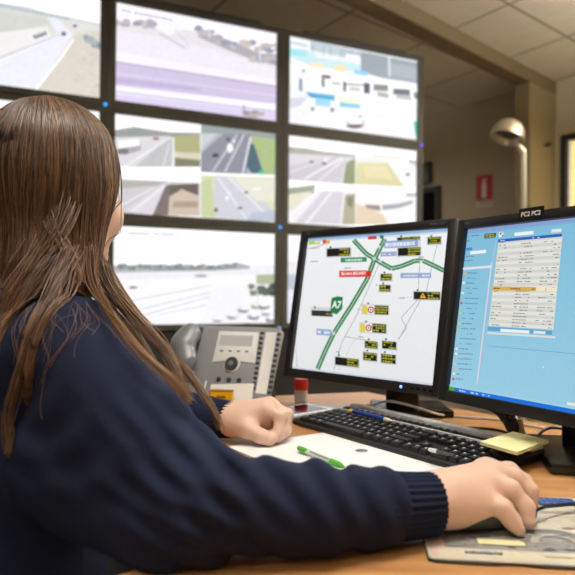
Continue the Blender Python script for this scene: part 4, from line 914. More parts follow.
P = Pic(pq(0, PD, DESK+.0046), pe, -pu, PW, PD, step=.00001); P.n = Vector((0, 0, 1))
mb = MB(); mb.prism([(q.x, q.y) for q in [pq(u, v, 0) for u, v in ((.001, .006), (.005, .0022), (PW-.005, .0022), (PW-.001, .006), (PW-.001, PD-.006), (PW-.006, PD-.001), (.006, PD-.001), (.001, PD-.006))]], DESK+.0028, DESK+.0044, bev=.0005); mb.build('top_sheet', mat('pad_cream', (204, 196, 178), .4, var=.03), pad, world=True)
G = (120, 118, 114); DG = (84, 84, 84)
def L_(u0, v0, u1, v1, c): P.local(u0, 1-v1, u1, 1-v0, c)          # fractions of the pad, v from the front edge
L_(.02, .03, .98, .97, (206, 198, 180)); L_(.02, .03, .09, .97, (208, 178, 170)); L_(.09, .14, .80, .36, (150, 147, 142)); L_(.05, .03, .98, .12, (208, 200, 176))
for k in range(60):
    u, v = random.uniform(.1, .72), random.uniform(.16, .34); L_(u, v, u+random.uniform(.01, .05), v+random.uniform(.004, .02), random.choice([G, DG, (176, 171, 160), (104, 104, 100)]))
L_(.24, .19, .47, .27, (120, 120, 118)); L_(.25, .198, .465, .262, (232, 220, 168)); L_(.10, .16, .17, .34, (140, 138, 134)); L_(.19, .16, .22, .36, (140, 138, 134))
# arch and gate drawing at the front right
def arc(cu, cv, ru, rv, a0, a1, wd, c, n=14):
    for k in range(n):
        b0, b1 = R(a0+(a1-a0)*k/n), R(a0+(a1-a0)*(k+1)/n)
        q = [(cu+ru*f*math.cos(b), cv+rv*f*math.sin(b)) for f, b in ((1, b0), (1, b1), (1-wd, b1), (1-wd, b0))]
        P.raw([(u*P.w, (1-v)*P.h) for u, v in q], c); P.lift -= P.step
    P.lift += P.step
arc(.62, .25, .17, .19, 0, 180, .3, (126, 126, 124)); arc(.62, .25, .12, .13, 0, 180, .3, (176, 170, 160)); L_(.78, .2, .98, .3, (222, 206, 190)); L_(.76, .3, .98, .34, (138, 138, 138)); L_(.76, .16, .98, .2, (138, 138, 138)); L_(.72, .06, .98, .15, (222, 206, 190))
for k in range(26):
    u, v = .5+random.random()*.26, .16+random.random()*.26; P.raw([((u)*P.w, (1-v)*P.h), ((u+.05)*P.w, (1-v-random.uniform(-.03, .03))*P.h), ((u+.05)*P.w, (1-v+.008)*P.h)], random.choice([(110, 112, 110), (196, 196, 186), (150, 156, 148)]))
for k in range(14): u = .17+k*.012; L_(u, .07+random.random()*.012, u+.009, .098+random.random()*.01, (74, 100, 130))
for k in range(14): u = .52+k*.012; L_(u, .078, u+.008, .094, (206, 176, 152))
# flag with its ring of stars at the back right, pale rays and red line
L_(.66, .83, .90, .955, (60, 92, 160))
for k in range(12):
    an = R(30*k); P.raw([((.78+.075*math.cos(an)+.010*math.cos(R(72*j*2)))*P.w, (1-.893-.040*math.sin(an)-.010*math.sin(R(72*j*2)))*P.h) for j in range(5)], (170, 180, 160))
L_(.62, .955, .80, .965, (220, 120, 90)); L_(.6, .70, .95, .715, (170, 168, 156))
for k in range(9): u = .66+k*.03; P.raw([((u)*P.w, .34*P.h), ((u+.006)*P.w, .34*P.h), ((.95)*P.w, (.52+.01*k)*P.h)], (198, 194, 172))
for k in range(7): L_(.93, .52+k*.045, .95, .55+k*.045, (140, 140, 132))
L_(.70, .46, .93, .475, (206, 140, 116)); L_(.80, .49, .88, .51, (120, 160, 196))
P.build('banknote_print', m_print, pad)
# mouse
m_ms = mat('mouse_grey', (44, 46, 46), .4, var=.05)
mz = DESK+.0048
ma, mbk = np.array((.262, .742, mz+.013)), np.array((.195, .726, mz+.016)); ax_ = (ma-mbk)/np.linalg.norm(ma-mbk); side = np.cross((0, 0, 1), ax_)
msd = [Cone(mbk, ma, .026, .0215, .01, sq=((0, 0, 1), .62)), Ell(mbk+ax_*.02+np.array((0, 0, .006)), (.045, .027, .016), (ax_, side, np.cross(ax_, side)), .015)]
Vm, Qm = solid(msd, .002, post=lambda P_, d: np.maximum(d, mz-P_[:, 2]))
ms = thing('mouse', V3(.23, .734, DESK+.0048), 'dark grey computer mouse under her right hand', 'mouse')
np_mesh('shell', Vm, Qm, m_ms, ms)
wp = Vector(ma)-Vector(ax_)*.004+Vector((0, 0, .0115)); mb = MB(); mb.lathe([(.002, -.003), (.0065, -.003), (.007, 0), (.0065, .003), (.002, .003)], 20, frame_matrix(wp, Vector(ax_), Vector((0, 0, 1)), Vector(ax_).cross(Vector((0, 0, 1))))); mb.build('scroll_wheel', mat('wheel_light', (170, 176, 166), .5), ms, world=True, smooth=40)
mf = Vector(ma)+Vector(ax_)*.020
cab = MB(); cab.tube(spline([mf, mf+Vector((.012, .002, .004)), at_z(548, 506.3, DESK+.018), at_z(575, 503.5, DESK+.014), at_z(620, 497, DESK+.0035), at_z(700, 470, DESK+.0035)], 10), .0021, 10); tag(cab.build('mouse_cable', m_black, smooth=60), 'thin black cable running right from the mouse', 'cable')
# ================================================================== CABLES
m_wc = mat('cable_white', (214, 212, 206), .45)
c_ = MB(); c_.tube(spline([dz(.14, 1.52, .004), at_y(371, 405, 1.43), at_y(382, 402, 1.355), at_y(392, 401.5, 1.33), at_y(412, 406, 1.30), at_y(432, 412.5, 1.30), at_z(446, 415.5, DESK+.004), at_z(470, 417.5, DESK+.003), at_z(500, 419.5, DESK+.003), at_z(530, 425.5, DESK+.003), at_z(552, 428, DESK+.003), at_z(600, 425, DESK+.003)], 10), .0025, 10); tag(c_.build('white_cable', m_wc, smooth=60), 'thin white cable crossing the desk behind the keyboard', 'cable')
c_ = MB(); c_.tube(spline([at_z(420, 424.5, DESK+.003), at_z(455, 427.5, DESK+.003), at_z(485, 428.5, DESK+.003), at_z(508, 433, DESK+.003), at_z(530, 446, DESK+.003)], 10), .0026, 10); tag(c_.build('keyboard_cable', m_black, smooth=60), 'thin black cable lying between the keyboard and the white cable', 'cable')
c_ = MB(); c_.tube(spline([at_z(534, 447, DESK+.004), at_y(538, 436, 1.13), at_y(546, 429.5, 1.14), at_y(558, 428, 1.15), at_z(590, 436, DESK+.004)], 10), .0024, 10); tag(c_.build('looped_cable', m_black, smooth=60), 'black cable looping up beside the base of the right monitor', 'cable')
vc = thing('video_cable', at_z(520, 437, DESK), 'thick black cable with plug hanging under the right monitor', 'cable')
c_ = MB(); c_.tube(spline([at_y(488, 405, 1.16), at_y(500, 410, 1.15), at_y(509, 418, 1.14), at_y(514, 427, 1.13), at_z(519, 437, DESK+.008)], 8), [.008+.006*min(1, i/14) for i in range(33)], 14); c_.build('cable_sleeve', m_black, vc, world=True, smooth=60)
c_ = MB(); c_.tube([at_y(507, 411, 1.13), at_y(514, 424, 1.13)], .009, 12); c_.build('plug', m_gloss, vc, world=True, smooth=60)
c_ = MB(); c_.tube([at_y(519, 419, 1.12), at_y(522, 433, 1.12)], .0055, 10); c_.build('cable_tie', mat('tie_tan', (176, 150, 110), .5), vc, world=True, smooth=60)
# ================================================================== THE WOMAN AT THE DESK
ZE = np.array((0, 0, EYE)); W_ = lambda *p: np.array(p, float)+ZE
Fw = np.array((.82, .57, 0)); Fw /= np.linalg.norm(Fw); Rt = np.array((Fw[1], -Fw[0], 0)); Uz = np.array((0, 0, 1.))
m_skin = mat('skin', (222, 184, 162), .48, var=.05, scale=60, bump=.12, bscale=500); m_lip = mat('lips', (200, 136, 124), .4); m_nail = mat('nails', (236, 196, 182), .25)
# head frame
fa = R(25); Fh = np.array((math.sin(fa), math.cos(fa), 0)); Rh = np.array((Fh[1], -Fh[0], 0))
HC_ = W_(-.330, .945, .146); HS = .95
def hd(f, s, u): return HC_+(Fh*f+Rh*s+Uz*u)*HS
HA = np.array([Rh, Fh, Uz])
RS, LS = W_(-.262, .795, -.075), W_(-.468, 1.075, -.075)
TC = np.array((-.375, .925, 0))
EL_R, MID_R, WR_R = W_(-.088, .648, -.207), W_(.025, .662, -.217), W_(.095, .688, -.222)
HW_R = W_(.162, .716, -.224)          # where the right hand begins
EL_L, WR_L = W_(-.29, 1.21, -.215), W_(-.145, 1.177, -.2235); HW_L = W_(-.098, 1.168, -.222)
body = [
    Ell(hd(-.010, 0, .028), np.array((.074, .092, .088))*HS, HA, .01), Ell(hd(.026, 0, -.030), np.array((.060, .064, .082))*HS, HA, .02),
    Cone(hd(.066, 0, -.098), hd(.066, 0, -.094), .018, .018, .02), Cone(hd(.064, .012, -.096), hd(.0, .052, -.060), .016, .020, .025), Cone(hd(.064, -.012, -.096), hd(.0, -.052, -.060), .016, .020, .025),
    Ell(hd(.055, .038, -.035), np.array((.030, .030, .034))*HS, HA, .02), Ell(hd(.055, -.038, -.035), np.array((.030, .030, .034))*HS, HA, .02),
    Cone(hd(.082, .012, .026), hd(.070, .046, .024), .010, .009, .015), Cone(hd(.082, -.012, .026), hd(.070, -.046, .024), .010, .009, .015),
    Cone(hd(.088, 0, .012), hd(.106, 0, -.030), .007, .010, .010), Cone(hd(.096, .010, -.034), hd(.096, -.010, -.034), .008, .008, .008),
    Ell(hd(.083, 0, -.058), np.array((.021, .011, .0055))*HS, HA, .005), Ell(hd(.081, 0, -.067), np.array((.019, .011, .006))*HS, HA, .005),
    Ell(hd(-.008, .072, -.008), np.array((.009, .018, .031))*HS, HA, .008), Ell(hd(-.008, -.072, -.008), np.array((.009, .018, .031))*HS, HA, .008),
    Cone(hd(-.015, 0, -.05), W_(-.365, .93, -.03), .052, .056, .03),
    Ell(W_(-.375, .925, -.16), (.145, .09, .19), (Rt, Fw, Uz), .04), Cone(RS, LS, .045, .045, .04), Ell(W_(-.395, .91, -.38), (.135, .095, .19), (Rt, Fw, Uz), .05),
    Cone(RS, EL_R, .048, .040, .03), Cone(EL_R, WR_R, .042, .031, .02), Cone(WR_R, HW_R, .030, .0265, .012, sq=((0, 0, 1), .85)),
    Cone(LS, EL_L, .046, .040, .03), Cone(EL_L, WR_L, .040, .029, .02), Cone(WR_L, HW_L, .028, .025, .012),
]
nails = []
def finger(pts, radii, k=.005, nail=None):
    pts = [W_(*p) for p in pts]
    for i in range(len(pts)-1): body.append(Cone(pts[i], pts[i+1], radii[i], radii[i+1], k))
    for i in range(1, len(pts)-1): body.append(Ell(pts[i], (radii[i]*1.01,)*3, None, .004))
    if nail is not None: nails.append((pts[-1]+np.array(nail, float)/np.linalg.norm(nail)*radii[-1]-(pts[-1]-pts[-2])/np.linalg.norm(pts[-1]-pts[-2])*.001, np.array(nail, float)))
# right hand, resting over the mouse
body.append(Cone(W_(.178, .706, -.2345), W_(.212, .713, -.2340), .0165, .0140, .014))
w0 = (.150, .712, -.224)
mcp = {'i': (.238, .782, -.209), 'm': (.236, .758, -.2085), 'r': (.226, .738, -.2145), 'p': (.211, .720, -.2235)}
for a_, b_ in (('i', 'm'), ('m', 'r'), ('r', 'p')): body.append(Cone(W_(*mcp[a_])+np.array((.004, 0, -.002)), W_(*mcp[b_])+np.array((.004, 0, -.002)), .0104, .0098, .010))
for kf, r0 in (('i', .0135), ('m', .0142), ('r', .0138), ('p', .0125)): body.append(Cone(W_(*w0)+np.array((0, {'i': .012, 'm': .004, 'r': -.004, 'p': -.012}[kf], 0)), W_(*mcp[kf]), .021, r0, .016))
body.append(Cone(W_(.18, .725, -.222), W_(.212, .742, -.2205), .022, .017, .02))
finger([mcp['i'], (.269, .791, -.2125), (.286, .789, -.225), (.291, .783, -.236)], (.0122, .0104, .0092, .0078), k=.010, nail=(.8, .3, .6))
finger([mcp['m'], (.265, .760, -.2120), (.2795, .755, -.2245), (.2805, .750, -.2385)], (.0125, .0106, .0094, .0080), k=.010, nail=(.8, -.1, .5))
finger([mcp['r'], (.250, .731, -.2165), (.264, .724, -.233), (.2655, .716, -.2470)], (.0122, .0102, .0090, .0076), k=.010, nail=(.8, -.3, .4))
finger([mcp['p'], (.235, .708, -.2300), (.2435, .7045, -.2415), (.2492, .6995, -.2500)], (.0110, .0091, .0079, .0064), k=.009, nail=(.7, -.3, .6))
body.append(Cone(W_(.165, .735, -.226), W_(.20, .768, -.232), .018, .014, .014)); finger([(.20, .768, -.232), (.228, .781, -.240), (.25, .782, -.245)], (.0125, .0108, .0090), nail=(0, .8, .5))
# left hand, loosely closed with the finger tips on the paper
w0 = np.array((-.098, 1.168, -.2245)); body.append(Cone(W_(-.075, 1.158, -.222), W_(-.034, 1.160, -.224), .020, .0175, .012))
lm = {'i': (-.038, 1.146, -.2025), 'm': (-.030, 1.166, -.1985), 'r': (-.028, 1.186, -.2025), 'p': (-.034, 1.205, -.209)}
for kf, dy, r0 in (('i', -.012, .0150), ('m', -.002, .0150), ('r', .008, .0142), ('p', .016, .0128)): body.append(Cone(w0+ZE+np.array((0, dy, .002)), W_(*lm[kf]), .0215, r0, .016))
finger([lm['i'], (-.010, 1.138, -.214), (-.014, 1.129, -.239), (-.030, 1.121, -.2530)], (.0122, .0105, .0095, .0078), nail=(.7, -.5, -.2))
finger([lm['m'], (.000, 1.156, -.213), (-.002, 1.147, -.240), (-.016, 1.138, -.2535)], (.0122, .0105, .0095, .0078), nail=(.8, -.4, -.2))
finger([lm['r'], (.002, 1.178, -.217), (.000, 1.170, -.243), (-.012, 1.163, -.2535)], (.0118, .0102, .0092, .0076), nail=(.8, -.4, -.2))
finger([lm['p'], (-.006, 1.206, -.222), (-.008, 1.198, -.245), (-.020, 1.190, -.2545)], (.0104, .0092, .0082, .0068), nail=(.8, -.4, -.2))
body.append(Cone(w0+ZE+np.array((.008, -.012, -.006)), W_(-.066, 1.130, -.234), .021, .0165, .016)); finger([(-.066, 1.130, -.234), (-.044, 1.118, -.243), (-.026, 1.116, -.247)], (.0140, .0115, .0092), k=.008, nail=(.2, -.9, .3))
# legs (under the trousers)
HIP = W_(-.405, .90, -.50); KN = {}; FT = {}
for s in (-1, 1):
    h0 = HIP+Rt*s*.085; k0 = HIP+Fw*.40+Rt*s*.115+Uz*.0; f0 = k0-Fw*.02-Uz*(k0[2]-.075); KN[s] = k0; FT[s] = f0
    body += [Cone(h0, k0, .070, .050, .04), Cone(k0, f0, .047, .032, .02), Cone(f0-Uz*.02, f0+Fw*.13-Uz*.04, .028, .022, .015)]
base = (float(HIP[0]), float(HIP[1]))
wm = thing('person', V3(*base), 'long haired woman in a navy sweater working at the desk, seen from behind', 'person')
Vb, Qb = solid(body, .0022)
# finer lips and nails
cf = Vb[Qb].mean(1); fm = np.zeros(len(Qb), int)
e = (cf-hd(.09, 0, -.063))@HA.T; fm[((e/np.array((.020, .014, .0088)))**2).sum(1) < 1] = 1
for c, n_ in nails: fm[np.linalg.norm(cf-c, axis=1) < .0046] = 2
np_mesh('body', Vb, Qb, [m_skin, m_lip, m_nail], wm, fm=fm)
for s in (-1, 1):
    c = Vector(hd(.0735, s*.031, .006)); mb = MB(); bm = bmesh.new(); bmesh.ops.create_uvsphere(bm, u_segments=20, v_segments=12, radius=.0106); mb.bm(bm, Matrix.Translation(c)); mb.build('eye', mat('eye_white', (232, 228, 222), .2), wm, world=True, smooth=180)
    mb = MB(); bm = bmesh.new(); bmesh.ops.create_uvsphere(bm, u_segments=16, v_segments=10, radius=.0058); mb.bm(bm, Matrix.Translation(c+Vector(Fh)*.0066)); mb.build('iris', mat('iris_brown', (74, 46, 28), .15), wm, world=True, smooth=180)
    mb = MB(); mb.tube(spline([Vector(hd(.0885, s*.014, .031)), Vector(hd(.087, s*.03, .036)), Vector(hd(.074, s*.048, .030))], 6), [.0012+.0016*math.sin(math.pi*i/12) for i in range(13)], 8); mb.build('eyebrow', mat('eyebrow_brown', (70, 48, 34), .7), wm, world=True, smooth=60)

# sweater -----------------------------------------------------------
m_knit = bpy.data.materials.new('navy_knit'); m_knit.use_nodes = True
nt = m_knit.node_tree; b = nt.nodes['Principled BSDF']; tc = nt.nodes.new('ShaderNodeTexCoord')
n1 = nt.nodes.new('ShaderNodeTexNoise'); n1.inputs['Scale'].default_value = 420; n1.inputs['Detail'].default_value = 3; nt.links.new(tc.outputs['Object'], n1.inputs['Vector'])
n2 = nt.nodes.new('ShaderNodeTexNoise'); n2.inputs['Scale'].default_value = 14; n2.inputs['Detail'].default_value = 4; nt.links.new(tc.outputs['Object'], n2.inputs['Vector'])
mx = nt.nodes.new('ShaderNodeMix'); mx.data_type = 'RGBA'; mx.inputs[6].default_value = lin((24, 29, 47))+(1,); mx.inputs[7].default_value = lin((36, 43, 68))+(1,)
ad = nt.nodes.new('ShaderNodeMath'); ad.operation = 'MULTIPLY_ADD'; ad.inputs[1].default_value = .5; nt.links.new(n1.outputs['Fac'], ad.inputs[0]); hf = nt.nodes.new('ShaderNodeMath'); hf.operation = 'MULTIPLY'; hf.inputs[1].default_value = .5; nt.links.new(n2.outputs['Fac'], hf.inputs[0]); nt.links.new(hf.outputs[0], ad.inputs[2])
nt.links.new(ad.outputs[0], mx.inputs[0]); nt.links.new(mx.outputs[2], b.inputs['Base Color']); b.inputs['Roughness'].default_value = .92; b.inputs['Specular IOR Level'].default_value = .15
b.inputs['Sheen Weight'].default_value = .12; b.inputs['Sheen Roughness'].default_value = .5; b.inputs['Sheen Tint'].default_value = lin((120, 130, 170))+(1,)
bp = nt.nodes.new('ShaderNodeBump'); bp.inputs['Strength'].default_value = .35; bp.inputs['Distance'].default_value = .0015; nt.links.new(n1.outputs['Fac'], bp.inputs['Height']); nt.links.new(bp.outputs['Normal'], b.inputs['Normal'])
RW = W_(.098, .688, -.2235)
sweater = [
    Ell(W_(-.378, .922, -.17), (.172, .118, .21), (Rt, Fw, Uz), .04), Cone(RS+Rt*-.01, LS+Rt*.01, .060, .060, .05), Cone(W_(-.365, .925, -.045), W_(-.37, .935, .0), .085, .062, .05),
    Ell(W_(-.372, .884, -.36), (.178, .125, .20), (Rt, Fw, Uz), .06),
    Cone(RS, EL_R, .066, .051, .035), Cone(W_(-.25, .77, -.20), EL_R+np.array((-.035, .01, -.04)), .075, .045, .05), Cone(EL_R, MID_R, .051, .044, .02), Cone(MID_R, RW, .044, .0375, .015), Cone(RW-np.array((.012, .004, -.001)), RW-np.array((.002, 0, -.001)), .0425, .0405, .008),
    Cone(LS, EL_L, .066, .054, .035), Cone(EL_L, WR_L, .053, .039, .02)]
def folds(P_, d):
    # soft creases gathered in the crook of the elbow and along the sleeve
    out = d.copy()
    for c, axis, amp, wl_, sg_ in ((EL_R+np.array((.02, .02, .03)), (.75, .3, .6), .0042, .034, .07), (W_(-.16, .72, -.12), (.55, -.35, -.75), .0026, .055, .09), (W_(.06, .665, -.20), (1, .25, .3), .0030, .042, .05), (W_(-.33, .90, -.15), (.5, .2, .8), .003, .08, .16), (EL_R+np.array((.0, -.02, -.01)), (.3, .2, .9), .003, .03, .05)):
        a_ = np.array(axis)/np.linalg.norm(axis); q = P_-c; r2 = (q*q).sum(1); ph_ = q@a_
        out += amp*np.sin(ph_*2*math.pi/wl_+3*np.sin(q[:, 0]*17+q[:, 2]*23))*np.exp(-r2/(2*sg_*sg_))
    return np.maximum(out, DESK+.0012-P_[:, 2]) if 0 else out
def sw_post(P_, d):
    d = folds(P_, d)
    over = (P_[:, 2] < DESK+.05) & (P_[:, 0] > -.24) & (P_[:, 1] < 1.4)     # the sleeves rest flat on the desk
    return np.where(over, np.maximum(d, DESK+.0014-P_[:, 2]), d)
Vs, Qs = solid(sweater, .0034, post=sw_post)
sw = np_mesh('sweater', Vs, Qs, m_knit, wm)
def cuff(a_, b_, r0, r1, name='cuff', ribs=30, roll=True):
    a_, b_ = Vector(a_), Vector(b_); z = (b_-a_).normalized(); x = z.orthogonal().normalized(); y = z.cross(x); L = (b_-a_).length; n = ribs*6; m = 12
    vs, fs = [], []
    prof = [(i/m, 1) for i in range(m+1)]+[(1.01, .985), (1.0, .95), (.6, .90)]
    for f, s in prof:
        r = (r0+(r1-r0)*min(f, 1))*s*(1+.10*(1-min(f, 1))**3)
        for k in range(n):
            an = 2*math.pi*k/n; rr = r+.0011*math.cos(an*ribs)*(1 if s > .97 else .3)+.0006*math.sin(an*3+f*4)
            p = a_+z*(L*f)+(x*math.cos(an)+y*math.sin(an))*rr; p.z = max(p.z, DESK+.0016); vs.append(p)
    for i in range(len(prof)-1):
        for k in range(n): fs.append((i*n+k, i*n+(k+1) % n, (i+1)*n+(k+1) % n, (i+1)*n+k))
    mb = MB(); mb.add(vs, fs); return mb.build(name, m_knit, sw, world=True, smooth=180)
cuff(RW-np.array((.012, .005, -.001)), W_(.158, .709, -.2250), .0365, .0325)
cuff(WR_L-np.array((.02, -.004, 0)), W_(-.080, 1.1655, -.2245), .036, .0305)
# rolled collar round the neck
nc = W_(-.362, .93, .012); vs, fs = [], []; n, m = 72, 12
for i in range(n):
    a1 = 2*math.pi*i/n; dr_ = Rt*math.cos(a1)+Fw*math.sin(a1); ctr = nc+dr_*.070-Uz*(.030*max(0, math.sin(a1))-.0)+Uz*.004*math.cos(2*a1)
    for k in range(m): b1 = 2*math.pi*k/m; vs.append(ctr+dr_*.010*math.cos(b1)+Uz*.016*math.sin(b1))
for i in range(n):
    for k in range(m): fs.append((i*m+k, i*m+(k+1) % m, ((i+1) % n)*m+(k+1) % m, ((i+1) % n)*m+k))
np_mesh('collar', np.array(vs), np.array(fs), m_knit, sw)

# trousers and shoes ------------------------------------------------
tr = [Ell(W_(-.398, .905, -.48), (.168, .135, .10), (Rt, Fw, Uz), .04)]
for s in (-1, 1): tr += [Cone(HIP+Rt*s*.085, KN[s], .088, .064, .04), Cone(KN[s], FT[s], .062, .048, .03)]
Vt, Qt = solid(tr, .006); np_mesh('trousers', Vt, Qt, mat('trousers_black', (20, 20, 24), .85, var=.1, bump=.1), wm)
for s in (-1, 1):
    f0 = FT[s]; q = f0*np.array((1, 1, 0)); Vt, Qt = solid([Cone(q-Fw*.03+Uz*.045, q+Fw*.05+Uz*.04, .038, .034, .02), Cone(q+Fw*.05+Uz*.035, q+Fw*.15+Uz*.028, .034, .026, .02)], .004, post=lambda P_, d: np.maximum(d, .002-P_[:, 2]))
    np_mesh('shoe', Vt, Qt, mat('shoe_black', (18, 17, 17), .4), wm)

# hair ----------------------------------------------------------------
nape = hd(-.07, 0, -.10)
hair_base = [Ell(hd(-.018, 0, .034), np.array((.084, .098, .092))*HS, HA, .02), Cone(hd(-.055, 0, .0), hd(-.062, 0, -.17), .058, .030, .03), Cone(hd(-.012, .060, .0), hd(-.022, .050, -.120), .026, .024, .03), Cone(hd(-.012, -.060, .0), hd(-.022, -.050, -.120), .026, .024, .03),
             Cone(hd(-.06, .03, -.12), hd(-.062, .040, -.21), .042, .010, .03), Cone(hd(-.06, -.03, -.12), hd(-.062, -.042, -.21), .042, .010, .03)]
def hpost(P_, d):         # the face stays free
    q = (P_-HC_)@HA.T
    return np.maximum(d, q[:, 1]-(.055+.02*np.clip(q[:, 2]*12, -1, 1)-.0*q[:, 0]))
Vh, Qh = solid(hair_base, .004, post=hpost)
coll = sweater; hshell = hair_base
def grow(roots, dirs, steps, step, off, grav, jit, free_after=6):
    P_ = roots.copy(); D_ = dirs.copy(); out = [P_.copy()]; n = len(P_); wav = rng.normal(0, 1, (n, 3))*jit
    for i in range(steps):
        D_ = D_+grav*np.array((0, 0, -1.)) + wav*(.5+math.sin(i*.9)) + rng.normal(0, jit*.5, (n, 3)); D_ /= np.linalg.norm(D_, axis=1, keepdims=True)
        P_ = P_+D_*step[:, None]
        for prims, post, o_ in ((hshell, hpost, off), (coll, None, off*.55+.002)):
            d = sdf(prims, P_, post); m = d < o_
            if m.any():
                g = grad(prims, P_[m], post); P_[m] += g*(o_[m]-d[m])[:, None]
                dd = D_[m]; dd = dd-g*np.minimum(0, (dd*g).sum(1))[:, None]; D_[m] = dd/(np.linalg.norm(dd, axis=1, keepdims=True)+1e-9)
        q = (P_-HC_)@HA.T; d = sdf(hshell, P_, hpost); m = (d > off*1.2) & (q[:, 2] > -.17) & (q[:, 1] < .04)
        if m.any(): g = grad(hshell, P_[m], hpost); P_[m] -= g*((d[m]-off[m])*.6)[:, None]
        out.append(P_.copy())
    return np.stack(out, 1)
N1 = 6600
az = rng.uniform(0, 2*math.pi, N1); el = np.abs(rng.normal(0, .5, N1))+.05; el = np.clip(el, .03, 1.35)
crown = np.array((0, -.25, 1.)); crown /= np.linalg.norm(crown); cx1 = np.cross(crown, (1, 0, 0)); cx1 /= np.linalg.norm(cx1); cx2 = np.cross(crown, cx1)
u_ = crown[None]*np.cos(el)[:, None]+(cx1[None]*np.cos(az)[:, None]+cx2[None]*np.sin(az)[:, None])*np.sin(el)[:, None]     # (side, front, up)
ok = ~((u_[:, 1] > .62) & (u_[:, 2] < .38)); u_ = u_[ok]
part = np.sign(u_[:, 0]+.0)                                             # the parting runs over the middle of the head
tang = np.stack([part*.9*np.exp(-np.abs(u_[:, 0])*2)*np.clip((u_[:, 1]+.55)*2, 0.03, 1)+u_[:, 0]*.6, np.where(u_[:, 1] > .2, -.45, u_[:, 1]*.5-.12), -np.full(len(u_), .35)], 1)
rad = np.array((.086, .098, .094))
roots = HC_+((u_*rad)+np.array((0, -.018, .034)))@HA
dirs = tang@HA; dirs /= np.linalg.norm(dirs, axis=1, keepdims=True)
n = len(roots); off = rng.uniform(.001, .009, n)
S1 = grow(roots, dirs, 26, rng.uniform(.0125, .0165, n), off, .40, .034)
q1 = (S1-HC_)@HA.T; S1 = S1[~((q1[:, 3:, 1] > .042) & (q1[:, 3:, 2] < -.02) & (q1[:, 3:, 2] > -.3)).any(1)]
# strays and long locks that lie over the shoulder and arm
def lock(pts, count, spread, length=1.0):
    c = np.array(spline([Vector(p) for p in pts], 7)); m = len(c); out = []
    for k in range(count):
        o0, o1 = rng.normal(0, 1, 3), rng.normal(0, 1, 3); tt = np.linspace(0, 1, m)[:, None]
        out.append(c+(o0*(1-tt)+o1*tt)*spread*(1.0-.55*tt)+np.sin(tt*rng.uniform(4, 9)+rng.uniform(0, 6))*rng.normal(0, .0022, 3))
    S = np.stack(out, 0); sh_ = S.shape; F_ = S.reshape(-1, 3); o_ = np.tile(rng.uniform(.0015, .007, count)[:, None], (1, m)).ravel()
    d = sdf(coll, F_, folds)
    for _ in range(2):
        m_ = d < o_
        if m_.any(): g = grad(coll, F_[m_], folds); F_[m_] += g*(o_[m_]-d[m_])[:, None]; d = sdf(coll, F_, folds)
    return F_.reshape(sh_)
def px(u, v, y): q = at_y(u, v, y); return (q.x, q.y, q.z)
LOCKS = [
    ([px(92, 250, .87), px(95, 285, .80), px(113, 318, .74), px(140, 352, .70), px(172, 380, .68), px(190, 400, .68)], 46, .0045),
    ([px(100, 262, .92), px(112, 292, .88), px(140, 325, .84), px(165, 352, .83), px(180, 385, .82), px(186, 402, .82)], 60, .0060),
    ([px(104, 268, .94), px(128, 305, .90), px(160, 345, .87), px(190, 378, .86), px(212, 410, .85), px(219, 428, .85)], 46, .0050),
    ([px(88, 250, .93), px(92, 282, .90), px(112, 308, .87), px(135, 335, .85), px(150, 360, .84)], 60, .0085),
    ([px(70, 255, .83), px(55, 285, .78), px(35, 330, .74), px(18, 380, .72), px(8, 420, .72), px(12, 452, .72)], 60, .0055),
    ([px(60, 255, .84), px(42, 275, .81), px(25, 300, .79), px(12, 330, .78), px(5, 366, .77)], 90, .0090),
    ([px(50, 245, .85), px(31, 268, .82), px(13, 293, .80), px(2, 325, .79), px(-3, 362, .78)], 110, .0100),
    ([px(78, 255, .84), px(70, 290, .78), px(52, 330, .75), px(36, 372, .73), px(30, 400, .73)], 24, .0060),
    ([px(40, 185, .895), px(52, 225, .85), px(70, 255, .83), px(80, 280, .80)], 60, .0070),
    ([px(78, 165, .90), px(62, 222, .85), px(42, 255, .83), px(19, 286, .81), px(3, 320, .80), px(-4, 352, .79)], 90, .0080),
]
SL = [lock(*l) for l in LOCKS]
